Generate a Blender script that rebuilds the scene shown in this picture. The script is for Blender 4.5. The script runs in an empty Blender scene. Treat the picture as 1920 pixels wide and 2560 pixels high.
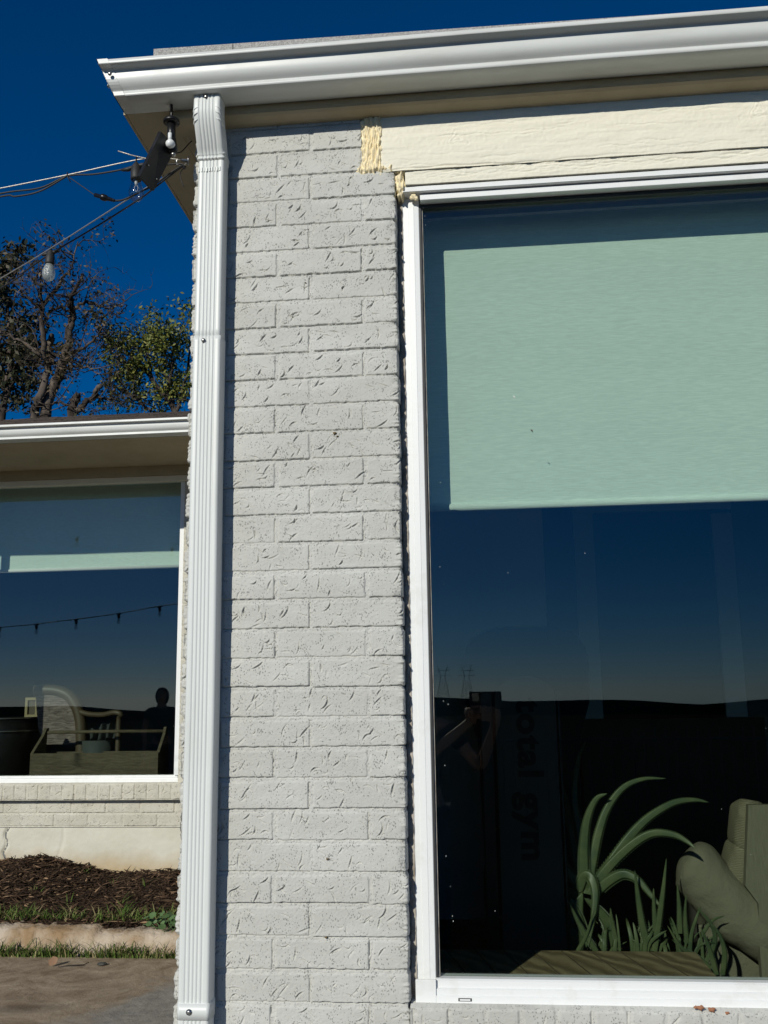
import bpy, bmesh, math, random
import numpy as np
from mathutils import Vector, Matrix, noise as mnoise
R = math.radians
sc = bpy.context.scene
COL = sc.collection
# ------------------------------------------------------------------ camera, world, sun, exposure
CX, CY, CZ = 0.184784, -2.259838, 1.5
FPX = 2443.156
PITCH, YAW, ROLL = 0.187437662, 0.0989443463, -0.0144385713
_F = Vector((-math.sin(YAW)*math.cos(PITCH), math.cos(YAW)*math.cos(PITCH), math.sin(PITCH)))
_R0 = Vector((math.cos(YAW), math.sin(YAW), 0)); _U0 = _R0.cross(_F)
_R = math.cos(ROLL)*_R0 + math.sin(ROLL)*_U0
_U = -math.sin(ROLL)*_R0 + math.cos(ROLL)*_U0
cam_d = bpy.data.cameras.new("camera"); cam = bpy.data.objects.new("camera", cam_d); COL.objects.link(cam)
cam_d.sensor_fit = 'HORIZONTAL'; cam_d.sensor_width = 36; cam_d.lens = FPX/1920*36
cam_d.clip_start = 0.02; cam_d.clip_end = 6000
m = Matrix.Identity(4)
for i in range(3):
    m[i][0] = _R[i]; m[i][1] = _U[i]; m[i][2] = -_F[i]
m[0][3], m[1][3], m[2][3] = CX, CY, CZ
cam.matrix_world = m
sc.camera = cam
SUN = Vector((0.40, 1.0, -0.50)).normalized()          # direction the light travels
el = math.asin(-SUN.z); az = math.atan2(-SUN.x, -SUN.y)
w = bpy.data.worlds.new("World"); sc.world = w; w.use_nodes = True
nt = w.node_tree; bg = nt.nodes['Background']
sky = nt.nodes.new('ShaderNodeTexSky'); sky.sky_type = 'NISHITA'; sky.sun_disc = False
sky.sun_elevation = el; sky.sun_rotation = az % (2*math.pi)
sky.altitude = 3000; sky.air_density = 1.0; sky.dust_density = 1.0; sky.ozone_density = 8.0
hs = nt.nodes.new('ShaderNodeHueSaturation'); hs.inputs['Saturation'].default_value = 1.2
nt.links.new(sky.outputs[0], hs.inputs['Color']); nt.links.new(hs.outputs[0], bg.inputs[0]); bg.inputs[1].default_value = 0.08
sl = bpy.data.lights.new("sun", 'SUN'); sl.energy = 4.4; sl.angle = R(0.53); sl.color = (1, 0.968, 0.865)
so = bpy.data.objects.new("sun", sl); COL.objects.link(so); so.rotation_euler = SUN.to_track_quat('-Z', 'Y').to_euler()
sc.view_settings.view_transform = 'Standard'; sc.view_settings.look = 'None'
sc.view_settings.exposure = -0.35; sc.view_settings.gamma = 1
sc.cycles.max_bounces = 8; sc.cycles.transparent_max_bounces = 12

def at(u, v, Y):
    """the point at depth Y that the photograph's pixel (u, v) measures (used to survey positions)"""
    d = _F + _R*((u-960)/FPX) + _U*((1280-v)/FPX)
    return Vector((CX, CY, CZ)) + d*((Y-CY)/d.y)
def atz(u, v, Z):
    d = _F + _R*((u-960)/FPX) + _U*((1280-v)/FPX)
    return Vector((CX, CY, CZ)) + d*((Z-CZ)/d.z)

# ------------------------------------------------------------------ object helpers
def tag(o, label=None, cat=None, group=None, kind=None):
    if label: o['label'] = label
    if cat: o['category'] = cat
    if group: o['group'] = group
    if kind: o['kind'] = kind
    return o
def empty(name, loc=(0, 0, 0), label=None, cat=None, group=None):
    o = bpy.data.objects.new(name, None); COL.objects.link(o); o.location = loc; o.empty_display_size = .05
    return tag(o, label, cat, group)
class MB:
    def __init__(s): s.v = []; s.f = []; s.sm = []
    def add(s, vs, fs, smooth=False):
        n = len(s.v); s.v += [tuple(p) for p in vs]; s.f += [tuple(n+i for i in f) for f in fs]; s.sm += [smooth]*len(fs); return s
    def box(s, x0, x1, y0, y1, z0, z1, bev=0.0):
        if bev <= 0:
            return s.add([(x, y, z) for x in (x0, x1) for y in (y0, y1) for z in (z0, z1)],
                  [(0, 1, 3, 2), (4, 6, 7, 5), (0, 4, 5, 1), (2, 3, 7, 6), (0, 2, 6, 4), (1, 5, 7, 3)])
        bm = bmesh.new(); bmesh.ops.create_cube(bm, size=1)
        for v in bm.verts: v.co = Vector(((x0+x1)/2+v.co.x*(x1-x0), (y0+y1)/2+v.co.y*(y1-y0), (z0+z1)/2+v.co.z*(z1-z0)))
        bmesh.ops.bevel(bm, geom=list(bm.edges), offset=bev, segments=2, affect='EDGES', profile=.6)
        return s.bm(bm)
    def bm(s, bm, smooth=False):
        bm.verts.ensure_lookup_table()
        s.add([v.co[:] for v in bm.verts], [[v.index for v in f.verts] for f in bm.faces], smooth); bm.free(); return s
    def obox(s, c, ax, ay, az, hx, hy, hz):
        c = Vector(c); vs = [c+ax*(i*hx)+ay*(j*hy)+az*(k*hz) for i in (-1, 1) for j in (-1, 1) for k in (-1, 1)]
        return s.add(vs, [(0, 1, 3, 2), (4, 6, 7, 5), (0, 4, 5, 1), (2, 3, 7, 6), (0, 2, 6, 4), (1, 5, 7, 3)])
    def tube(s, pts, r, n=8, cap=True, squash=None):
        pts = [Vector(p) for p in pts]; rs = r if isinstance(r, (list, tuple)) else [r]*len(pts)
        N = None; vs = []
        for i, p in enumerate(pts):
            t = (pts[min(i+1, len(pts)-1)]-pts[max(i-1, 0)])
            t = t.normalized() if t.length > 1e-9 else Vector((0, 0, 1))
            if N is None: N = t.orthogonal().normalized()
            else:
                N = N - t*N.dot(t)
                N = N.normalized() if N.length > 1e-6 else t.orthogonal().normalized()
            B = t.cross(N)
            for k in range(n):
                a = 2*math.pi*k/n; vs.append(p+(N*math.cos(a)+B*math.sin(a))*rs[i])
        fs = [(i*n+k, i*n+(k+1) % n, (i+1)*n+(k+1) % n, (i+1)*n+k) for i in range(len(pts)-1) for k in range(n)]
        if cap: fs += [tuple(reversed(range(n))), tuple((len(pts)-1)*n+k for k in range(n))]
        return s.add(vs, fs, True)
    def lathe(s, c, prof, n=20, axis=(0, 0, 1)):
        ax = Vector(axis).normalized(); u = ax.orthogonal().normalized(); v = ax.cross(u); c = Vector(c); vs = []
        for r, h in prof:
            for k in range(n):
                a = 2*math.pi*k/n; vs.append(c+ax*h+(u*math.cos(a)+v*math.sin(a))*max(r, 1e-5))
        m_ = len(prof)
        fs = [(i*n+k, i*n+(k+1) % n, (i+1)*n+(k+1) % n, (i+1)*n+k) for i in range(m_-1) for k in range(n)]
        fs += [tuple(reversed(range(n))), tuple((m_-1)*n+k for k in range(n))]
        return s.add(vs, fs, True)
    def prism(s, poly, x0, x1, axis='x', smooth=False):
        def P(a, b, t): return (t, a, b) if axis == 'x' else ((a, t, b) if axis == 'y' else (a, b, t))
        n = len(poly); vs = [P(a, b, x0) for a, b in poly]+[P(a, b, x1) for a, b in poly]
        s.add(vs, [(k, (k+1) % n, n+(k+1) % n, n+k) for k in range(n)], smooth)
        s.add(vs, [tuple(range(n)), tuple(reversed(range(n, 2*n)))], False); return s
    def build(s, name, mat, parent=None, fixn=True, **kw):
        me = bpy.data.meshes.new(name); me.from_pydata(s.v, [], s.f)
        if fixn:
            bm = bmesh.new(); bm.from_mesh(me); bmesh.ops.recalc_face_normals(bm, faces=bm.faces); bm.to_mesh(me); bm.free()
        me.polygons.foreach_set('use_smooth', s.sm); me.update()
        if mat: me.materials.append(mat)
        o = bpy.data.objects.new(name, me); COL.objects.link(o)
        if parent is not None:
            o.parent = parent
            o.matrix_parent_inverse = Matrix.Translation(parent_loc(parent)).inverted()
        return tag(o, **kw) if kw else o
def parent_loc(p):
    """world position of a parent: every child is stored with its parent's inverse, so an object's own location is its world one"""
    return p.location.copy() if p is not None else Vector((0, 0, 0))
def grid_mesh(name, P, mat, parent=None, smooth=True, **kw):
    """P: (ny, nx, 3) array of vertices -> one grid mesh, fast"""
    ny, nx = P.shape[:2]
    me = bpy.data.meshes.new(name); me.vertices.add(ny*nx); me.vertices.foreach_set('co', P.astype(np.float32).ravel())
    i = np.arange(ny*nx).reshape(ny, nx)
    q = np.stack([i[:-1, :-1], i[:-1, 1:], i[1:, 1:], i[1:, :-1]], -1).reshape(-1, 4).astype(np.int32)
    me.loops.add(q.size); me.loops.foreach_set('vertex_index', q.ravel())
    me.polygons.add(len(q)); me.polygons.foreach_set('loop_start', np.arange(0, q.size, 4, dtype=np.int32))
    me.polygons.foreach_set('use_smooth', np.full(len(q), smooth)); me.update(calc_edges=True); me.validate()
    me.materials.append(mat)
    o = bpy.data.objects.new(name, me); COL.objects.link(o)
    if parent is not None:
        o.parent = parent; o.matrix_parent_inverse = Matrix.Translation(parent_loc(parent)).inverted()
    return tag(o, **kw) if kw else o
def tris_mesh(name, V, F, mat, parent=None, **kw):
    """V (n,3) array, F (m,k) array"""
    k = F.shape[1]; me = bpy.data.meshes.new(name); me.vertices.add(len(V)); me.vertices.foreach_set('co', V.astype(np.float32).ravel())
    me.loops.add(F.size); me.loops.foreach_set('vertex_index', F.astype(np.int32).ravel())
    me.polygons.add(len(F)); me.polygons.foreach_set('loop_start', np.arange(0, F.size, k, dtype=np.int32)); me.update(calc_edges=True)
    me.materials.append(mat); o = bpy.data.objects.new(name, me); COL.objects.link(o)
    if parent is not None:
        o.parent = parent; o.matrix_parent_inverse = Matrix.Translation(parent_loc(parent)).inverted()
    return tag(o, **kw) if kw else o

# ------------------------------------------------------------------ materials
class NM:
    """small node-material builder"""
    def __init__(s, name, base=(.5, .5, .5), rough=.6, metal=0, spec=.5):
        s.m = bpy.data.materials.new(name); s.m.use_nodes = True; s.t = s.m.node_tree
        s.b = s.t.nodes['Principled BSDF']; s.b.inputs['Base Color'].default_value = (*base, 1)
        s.b.inputs['Roughness'].default_value = rough; s.b.inputs['Metallic'].default_value = metal
        s.b.inputs['Specular IOR Level'].default_value = spec
        s.h = None; s.base = base
        s.co = s.t.nodes.new('ShaderNodeTexCoord').outputs['Object']
    def n(s, t, **k):
        x = s.t.nodes.new(t)
        for a, b in k.items(): setattr(x, a, b)
        return x
    def l(s, a, b): s.t.links.new(a, b)
    def mapp(s, scale=(1, 1, 1)):
        x = s.n('ShaderNodeMapping'); x.inputs['Scale'].default_value = scale; s.l(s.co, x.inputs[0]); return x.outputs[0]
    def noise(s, scale, stretch=(1, 1, 1), detail=4, rough=.55, dist=0):
        x = s.n('ShaderNodeTexNoise'); x.inputs['Scale'].default_value = scale; x.inputs['Detail'].default_value = detail
        x.inputs['Roughness'].default_value = rough; x.inputs['Distortion'].default_value = dist; s.l(s.mapp(stretch), x.inputs['Vector']); return x.outputs['Fac']
    def voro(s, scale, stretch=(1, 1, 1), out='Distance', feature='F1'):
        x = s.n('ShaderNodeTexVoronoi'); x.feature = feature; x.inputs['Scale'].default_value = scale; s.l(s.mapp(stretch), x.inputs['Vector']); return x.outputs[out]
    def ramp(s, fac, stops):
        x = s.n('ShaderNodeValToRGB'); e = x.color_ramp.elements
        while len(e) < len(stops): e.new(.5)
        for i, (p, c) in enumerate(stops):
            e[i].position = p; e[i].color = (*c, 1) if isinstance(c, (tuple, list)) else (c, c, c, 1)
        s.l(fac, x.inputs[0]); return x.outputs[0]
    def math(s, op, a, b=0.0, c=None):
        x = s.n('ShaderNodeMath', operation=op)
        for i, q in enumerate((a, b, c)):
            if q is None: continue
            if isinstance(q, (int, float)): x.inputs[i].default_value = q
            else: s.l(q, x.inputs[i])
        return x.outputs[0]
    def mix(s, fac, a, b):
        x = s.n('ShaderNodeMix'); x.data_type = 'RGBA'
        for i, q in ((0, fac), (6, a), (7, b)):
            if isinstance(q, (int, float)): x.inputs[i].default_value = q
            elif isinstance(q, (tuple, list)): x.inputs[i].default_value = (*q, 1)
            else: s.l(q, x.inputs[i])
        return x.outputs[2]
    def col(s, c): s.l(c, s.b.inputs['Base Color']); return s
    def rough(s, c): s.l(c, s.b.inputs['Roughness']); return s
    def bump(s, h, dist=.002, strength=1):
        x = s.n('ShaderNodeBump'); x.inputs['Strength'].default_value = strength; x.inputs['Distance'].default_value = dist; s.l(h, x.inputs['Height'])
        if s.h is not None: s.l(s.h, x.inputs['Normal'])
        s.h = x.outputs[0]; s.l(s.h, s.b.inputs['Normal']); return s
def dirt(nm, base, dark, scale=6, lo=.35, hi=.75, stretch=(1, 1, 1)):
    f = nm.ramp(nm.noise(scale, stretch, 6, .65), [(lo, 0.0), (hi, 1.0)])
    nm.col(nm.mix(f, base, dark)); return nm

def mat_brick(name, base, dark):
    x = NM(name, base, .62, spec=.3)
    f = x.ramp(x.noise(7, detail=6, rough=.65), [(.35, 0.0), (.8, 1.0)])
    c1 = x.mix(f, base, dark)
    c1 = x.mix(x.ramp(x.noise(2.1, (1.4, 1.4, 5), 3, .6), [(.40, 0.0), (.62, .55)]), c1, tuple(v*.9 for v in dark))
    # pinholes in the brick left by the paint: small pits, grouped
    pit = x.voro(235, (1, 1, .7)); grp = x.noise(38, detail=3)
    thr = x.math('MULTIPLY', x.ramp(grp, [(.32, 0.0), (.64, 1.0)]), .34)
    pm = x.math('LESS_THAN', pit, thr)
    c2 = x.mix(x.math('MULTIPLY', pm, .62), c1, (.14, .14, .13)); x.col(c2)  # shade inside the pits painted as a darker colour
    x.bump(x.math('SUBTRACT', 1.0, pm), .0012, .9)
    x.bump(x.noise(420, detail=3), .0006, .7)
    x.bump(x.noise(60, detail=3), .002, .35)
    x.bump(x.noise(150, detail=4), .002, .5)
    return x.m
M = {}
M['brick'] = mat_brick('painted_grey_brick', (.575, .573, .538), (.505, .50, .458))
M['brick_cream'] = mat_brick('painted_cream_brick', (.60, .58, .50), (.52, .49, .40))
x = NM('cream_wood_paint', (.80, .765, .63), .55, spec=.3)
g = x.noise(14, (1, 1, 9), 6, .7, .6)
x.col(x.mix(x.ramp(g, [(.45, 0.0), (.75, 1.0)]), (.81, .775, .645), (.75, .71, .575)))
x.bump(x.noise(16, (1, 1, 5), 8, .75, 1.6), .002, .22)
x.bump(x.math('ABSOLUTE', x.math('SUBTRACT', x.noise(7, (1, 1, 7), 7, .7, 2.5), .5)), .004, .12)
x.bump(x.noise(70, (1, 1, 1), 4), .001, .5); M['header'] = x.m
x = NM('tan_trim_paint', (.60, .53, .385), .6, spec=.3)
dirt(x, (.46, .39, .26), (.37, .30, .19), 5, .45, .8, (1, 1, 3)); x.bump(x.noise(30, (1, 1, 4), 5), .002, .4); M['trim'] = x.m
x = NM('gutter_white_enamel', (.66, .675, .655), .38, spec=.45)
dirt(x, (.67, .685, .665), (.52, .52, .47), 3.2, .48, .9, (1, 2, 6)); x.bump(x.noise(5, (1, 3, 3), 2), .003, .12)
x.rough(x.ramp(x.noise(9), [(.3, .3), (.8, .5)])); M['gutter'] = x.m
x = NM('downspout_white_enamel', (.69, .71, .69), .4, spec=.45)
dirt(x, (.70, .72, .70), (.60, .61, .57), 5, .55, .85, (3, 3, .5)); x.bump(x.noise(16, (1, 1, .6), 3), .002, .2); M['spout'] = x.m
x = NM('white_vinyl', (.80, .81, .80), .35, spec=.45)
dirt(x, (.82, .83, .82), (.66, .65, .60), 12, .55, .9, (1, 1, 1)); M['vinyl'] = x.m
x = NM('black_rubber', (.02, .02, .02), .6); x.bump(x.noise(80), .001, .4); M['rubber'] = x.m
x = NM('black_plastic', (.008, .008, .009), .38); x.rough(x.ramp(x.noise(20), [(.3, .3), (.8, .5)])); M['plastic'] = x.m
x = NM('steel', (.45, .44, .42), .35, 1); x.bump(x.noise(200, (1, 1, 1), 2), .0005, .4); M['steel'] = x.m
x = NM('steel_cable', (.50, .47, .42), .45, .6); x.bump(x.voro(300), .0006, .6); M['cable'] = x.m
x = NM('expanding_foam', (.82, .66, .38), .55, spec=.35)
x.col(x.mix(x.ramp(x.noise(40, (1, 1, .35), 5), [(.35, 0.0), (.8, 1.0)]), (.88, .78, .54), (.80, .64, .36)))
x.bump(x.noise(70, (1, 1, .3), 3, .5, 1.5), .002, .5); M['foam'] = x.m
x = NM('caulk', (.5, .42, .30), .6); dirt(x, (.46, .42, .36), (.20, .16, .12), 25, .4, .7); x.bump(x.noise(60), .003, .6); M['caulk'] = x.m
x = NM('roller_blind_cloth', (.80, .81, .79), .9, spec=.1)
wv = x.noise(34, (1, 1, 14), 5, .65, .35)
x.col(x.mix(x.ramp(wv, [(.36, 0.0), (.66, 1.0)]), (.635, .74, .685), (.77, .89, .83)))
x.bump(wv, .0012, .6); x.bump(x.noise(500, (1, 1, 2), 2), .0005, .4); M['blind'] = x.m
x = NM('grey_interior_paint', (.16, .16, .155), .8); x.bump(x.noise(40), .001, .2); M['wall_in'] = x.m
x = NM('dark_floor', (.035, .03, .026), .6); dirt(x, (.04, .033, .028), (.02, .017, .014), 4); M['floor_in'] = x.m
x = NM('white_interior_paint', (.84, .84, .82), .6); x.bump(x.noise(30), .001, .2); M['white_in'] = x.m
x = NM('shingle', (.10, .09, .085), .9, spec=.2)
br = x.n('ShaderNodeTexBrick'); br.offset = .5; br.inputs['Scale'].default_value = 1; br.inputs['Brick Width'].default_value = .3; br.inputs['Row Height'].default_value = .14
br.inputs['Mortar Size'].default_value = .006; br.inputs['Color1'].default_value = (.12, .095, .08, 1); br.inputs['Color2'].default_value = (.055, .045, .042, 1); br.inputs['Mortar'].default_value = (.02, .018, .016, 1)
x.l(x.co, br.inputs['Vector']); x.col(x.mix(x.math('MULTIPLY', x.noise(25, (1, .3, 1), 6, .7), .8), br.outputs['Color'], (.03, .024, .022)))
x.bump(x.noise(160), .003, .8); x.bump(x.noise(14, (1, .4, 1), 4), .02, .6); M['shingle'] = x.m
x = NM('grey_granule_roll', (.42, .41, .39), .9, spec=.2); x.col(x.mix(x.ramp(x.noise(420, detail=2), [(.4, 0.0), (.6, 1.0)]), (.5, .49, .47), (.27, .26, .25)))
x.bump(x.noise(420), .001, .8); M['granule'] = x.m
x = NM('stucco', (.62, .59, .49), .75, spec=.2)
xz = x.n('ShaderNodeSeparateXYZ'); x.l(x.co, xz.inputs[0])
low = x.math('SUBTRACT', .63, x.math('ADD', xz.outputs[2], x.math('MULTIPLY', x.math('SUBTRACT', x.noise(6), .5), -.18)))
fl = x.ramp(low, [(.0, 0.0), (.14, 1.0)])
x.col(x.mix(fl, x.mix(x.ramp(x.noise(4, detail=6), [(.4, 0.0), (.8, 1.0)]), (.63, .61, .52), (.55, .52, .42)), (.46, .35, .20)))
x.bump(x.noise(60, detail=5), .003, .4); x.bump(x.noise(7, detail=3), .01, .3); M['stucco'] = x.m
x = NM('worn_patio_concrete', (.30, .22, .15), .7, spec=.35)
a = x.ramp(x.noise(3.1, (1, 1, 1), 9, .74, 1.6), [(.38, 0.0), (.64, 1.0)])
c = x.mix(a, (.19, .135, .085), (.42, .335, .24))
px = x.n('ShaderNodeSeparateXYZ'); x.l(x.co, px.inputs[0])
gp = x.math('ADD', x.math('MULTIPLY', px.outputs[0], 1.6), x.math('MULTIPLY', px.outputs[1], -.62))
gp = x.math('ADD', gp, x.math('MULTIPLY', x.math('SUBTRACT', x.noise(4.5, detail=7, rough=.7), .5), 1.1))
x.col(x.mix(x.ramp(x.math('ADD', gp, 3.35), [(.0, 0.0), (.20, .9)]), c, x.mix(x.ramp(x.noise(16, detail=7, rough=.75), [(.35, 0.0), (.7, 1.0)]), (.19, .18, .165), (.36, .34, .30))))
x.bump(x.noise(18, detail=8, rough=.7), .012, .7); x.bump(x.noise(150, detail=3), .003, .8)
x.rough(x.ramp(x.noise(5), [(.3, .5), (.7, .8)])); M['patio'] = x.m
x = NM('kerb_concrete', (.42, .34, .25), .85, spec=.2)
x.col(x.mix(x.ramp(x.noise(7, detail=6), [(.38, 0.0), (.66, 1.0)]), (.48, .40, .31), (.30, .20, .11))); x.bump(x.noise(40, detail=5), .008, .9); x.bump(x.noise(14, detail=4), .03, .8); M['kerb'] = x.m
x = NM('mulch_soil', (.035, .022, .014), .95, spec=.1); x.bump(x.noise(60, detail=6), .02, .9); M['soil'] = x.m
def islandcol(nm, stops):
    gm = nm.n('ShaderNodeNewGeometry'); nm.col(nm.ramp(gm.outputs['Random Per Island'], stops)); return nm
x = NM('mulch_chips', (.06, .035, .02), .9, spec=.15); islandcol(x, [(0, (.016, .010, .007)), (.6, (.050, .030, .019)), (.9, (.10, .062, .038)), (.97, (.26, .17, .10))]); M['chips'] = x.m
x = NM('mulch_shreds', (.06, .035, .02), .9, spec=.15); islandcol(x, [(0, (.020, .013, .009)), (.55, (.075, .045, .028)), (.85, (.16, .10, .06)), (.97, (.34, .22, .13))]); M['chips2'] = x.m
x = NM('grass_blades', (.08, .12, .03), .7, spec=.2); islandcol(x, [(0, (.045, .085, .015)), (.45, (.10, .16, .03)), (.75, (.17, .20, .06)), (.95, (.30, .25, .13))]); M['grass'] = x.m
x = NM('field', (.05, .045, .025), 1.0, spec=0); x.col(x.mix(x.noise(.08, detail=6), (.020, .018, .010), (.010, .011, .006))); M['field'] = x.m
def leafmat(name, a, b, c):
    x = NM(name, a, .55, spec=.3); islandcol(x, [(0, a), (.5, b), (1, c)])
    x.b.inputs['Transmission Weight'].default_value = 0
    return x.m
M['leaf_dark'] = leafmat('dark_leaves', (.016, .022, .010), (.032, .038, .016), (.075, .060, .032))
M['leaf_dry'] = leafmat('dry_leaves', (.035, .038, .014), (.075, .058, .030), (.13, .085, .045))
M['leaf_green'] = leafmat('olive_leaves', (.060, .085, .016), (.13, .155, .026), (.25, .235, .05))
x = NM('bark', (.12, .10, .085), .9, spec=.15); x.col(x.mix(x.ramp(x.noise(5, (1, 1, .4), 5), [(.42, 0.0), (.68, 1.0)]), (.040, .031, .026), (.17, .14, .115))); x.bump(x.noise(30, (1, 1, .3), 5), .01, .8); M['bark'] = x.m
x = NM('aloe_skin', (.13, .22, .09), .42, spec=.4); x.col(x.mix(x.ramp(x.noise(14, detail=6, rough=.7), [(.35, 0.0), (.7, 1.0)]), (.055, .088, .045), (.125, .15, .068))); x.bump(x.noise(60, (1, 1, .3)), .001, .3); M['aloe'] = x.m
x = NM('woven_cane', (.40, .30, .17), .7)
wv = x.n('ShaderNodeTexWave'); wv.wave_type = 'BANDS'; wv.bands_direction = 'DIAGONAL'; wv.inputs['Scale'].default_value = 9; wv.inputs['Distortion'].default_value = 6; wv.inputs['Detail'].default_value = 3; x.l(x.mapp((1, .7, 1)), wv.inputs['Vector'])
x.col(x.mix(wv.outputs['Fac'], (.19, .14, .075), (.33, .26, .15))); x.bump(wv.outputs['Fac'], .003, .8); x.bump(x.noise(80, (1, 5, 1)), .002, .6); M['cane'] = x.m
x = NM('sage_upholstery', (.36, .36, .27), .95, spec=.1); x.col(x.mix(x.noise(9, detail=5), (.165, .155, .115), (.215, .20, .145))); x.bump(x.noise(300, detail=3), .002, 1.0); x.bump(x.noise(16, detail=4), .02, .5); M['fabric'] = x.m
x = NM('corded_cushion_cloth', (.42, .40, .30), .95, spec=.1)
wv = x.n('ShaderNodeTexWave'); wv.bands_direction = 'Z'; wv.inputs['Scale'].default_value = 62; wv.inputs['Distortion'].default_value = 5; wv.inputs['Detail'].default_value = 3; x.l(x.co, wv.inputs['Vector'])
x.col(x.mix(wv.outputs['Fac'], (.17, .155, .105), (.27, .24, .17))); x.bump(wv.outputs['Fac'], .002, .8); M['cushion'] = x.m
x = NM('weathered_wood', (.30, .26, .19), .8, spec=.2); x.col(x.mix(x.ramp(x.noise(9, (1, 1, 6), 6, .7, .8), [(.35, 0.0), (.7, 1.0)]), (.075, .060, .040), (.16, .128, .088))); x.bump(x.noise(20, (1, 1, 8), 6), .004, .6); M['wood'] = x.m
x = NM('dark_stained_wood', (.20, .12, .06), .5); x.col(x.mix(x.noise(10, (1, 1, .3), 5), (.10, .072, .042), (.055, .038, .022))); M['rattan'] = x.m
x = NM('quilted_wicker_cloth', (.42, .36, .33), .9); x.col(x.mix(x.ramp(x.noise(16, (1, 1, 7), 5, .6, 1), [(.38, 0.0), (.62, 1.0)]), (.10, .075, .07), (.27, .215, .20))); x.bump(x.noise(16, (1, 1, 7), 5, .6, 1), .006, .8); M['wicker'] = x.m
x = NM('pale_blue_enamel', (.06, .07, .07), .5); x.bump(x.noise(20), .002, .3); M['blue'] = x.m
x = NM('cream_frame_paint', (.30, .235, .12), .5); x.bump(x.noise(40), .001, .3); M['creamwood'] = x.m
x = NM('dark_grey_board', (.065, .060, .048), .6); x.bump(x.noise(80), .001, .3); M['board'] = x.m
x = NM('black_print', (.004, .004, .004), .7); x.bump(x.noise(80), .0005, .2); M['ink'] = x.m
x = NM('skin', (.45, .28, .20), .55, spec=.4); x.bump(x.noise(120), .0008, .3); M['skin'] = x.m
x = NM('dark_cloth', (.025, .027, .035), .9, spec=.1); x.bump(x.noise(90), .002, .4); M['cloth'] = x.m
x = NM('hair', (.02, .014, .01), .6); x.bump(x.noise(150, (1, 1, .2)), .002, .8); M['hair'] = x.m
def glass_mat(name, tint, ior=1.5, rough=0.0, wav=0.0):
    x = bpy.data.materials.new(name); x.use_nodes = True; t = x.node_tree; t.nodes.clear()
    o = t.nodes.new('ShaderNodeOutputMaterial'); mx = t.nodes.new('ShaderNodeMixShader'); tr = t.nodes.new('ShaderNodeBsdfTransparent')
    gl = t.nodes.new('ShaderNodeBsdfGlossy'); fr = t.nodes.new('ShaderNodeLayerWeight'); fr.inputs[0].default_value = .5   # Facing = 1 - |cos|
    f0 = ((ior-1)/(ior+1))**2
    pw = t.nodes.new('ShaderNodeMath'); pw.operation = 'POWER'; t.links.new(fr.outputs['Facing'], pw.inputs[0]); pw.inputs[1].default_value = 5
    sk = t.nodes.new('ShaderNodeMath'); sk.operation = 'MULTIPLY_ADD'; t.links.new(pw.outputs[0], sk.inputs[0]); sk.inputs[1].default_value = 1-f0; sk.inputs[2].default_value = f0
    tr.inputs[0].default_value = (*tint, 1); gl.inputs['Roughness'].default_value = rough
    if wav:
        tc = t.nodes.new('ShaderNodeTexCoord'); no = t.nodes.new('ShaderNodeTexNoise'); no.inputs['Scale'].default_value = wav[0]; bp = t.nodes.new('ShaderNodeBump'); bp.inputs['Distance'].default_value = wav[1]
        t.links.new(tc.outputs['Object'], no.inputs['Vector']); t.links.new(no.outputs['Fac'], bp.inputs['Height']); t.links.new(bp.outputs[0], gl.inputs['Normal']); t.links.new(bp.outputs[0], fr.inputs['Normal'])
    t.links.new(sk.outputs[0], mx.inputs[0]); t.links.new(tr.outputs[0], mx.inputs[1]); t.links.new(gl.outputs[0], mx.inputs[2]); t.links.new(mx.outputs[0], o.inputs[0])
    return x
TINT = (.60, .785, .715)
M['glass'] = glass_mat('tinted_window_glass', (.855, .897, .862), 1.72, 0, (1.1, .0006))
M['bulb'] = glass_mat('clear_bulb_glass', (.80, .83, .84), 2.1, .05)
M['bulb_frost'] = glass_mat('dimpled_bulb_glass', (.72, .75, .74), 2.2, .22, (160, .004))
_t = M['bulb_frost'].node_tree; _o = _t.nodes['Material Output']; _m = _t.nodes.new('ShaderNodeMixShader'); _d = _t.nodes.new('ShaderNodeBsdfTranslucent'); _a = _t.nodes.new('ShaderNodeAddShader'); _d2 = _t.nodes.new('ShaderNodeBsdfDiffuse')
_d.inputs[0].default_value = (.3, .32, .31, 1); _d2.inputs[0].default_value = (.42, .45, .43, 1); _t.links.new(_d.outputs[0], _a.inputs[0]); _t.links.new(_d2.outputs[0], _a.inputs[1])
_src = _o.inputs[0].links[0].from_socket; _m.inputs[0].default_value = .42; _t.links.new(_src, _m.inputs[1]); _t.links.new(_a.outputs[0], _m.inputs[2]); _t.links.new(_m.outputs[0], _o.inputs[0])

# ------------------------------------------------------------------ masonry relief
COURSE = .0677; Z0 = 2.7416
def smooth01(a, b, v):
    t = np.clip((v-a)/(b-a), 0, 1); return t*t*(3-2*t)
def vnoise(shape, cells, rng):
    """value noise array of given shape with `cells` (cy, cx) cells, bicubic-ish (smoothstep) interpolation"""
    cy, cx = cells; g = rng.random((cy+2, cx+2)); ys = np.linspace(0, cy, shape[0]); xs = np.linspace(0, cx, shape[1])
    yi = np.minimum(ys.astype(int), cy); xi = np.minimum(xs.astype(int), cx); fy = ys-yi; fx = xs-xi
    fy = (fy*fy*(3-2*fy))[:, None]; fx = (fx*fx*(3-2*fx))[None, :]
    a = g[np.ix_(yi, xi)]; b = g[np.ix_(yi, xi+1)]; c_ = g[np.ix_(yi+1, xi)]; d = g[np.ix_(yi+1, xi+1)]
    return (a*(1-fx)+b*fx)*(1-fy)+(c_*(1-fx)+d*fx)*fy-.5
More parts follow.
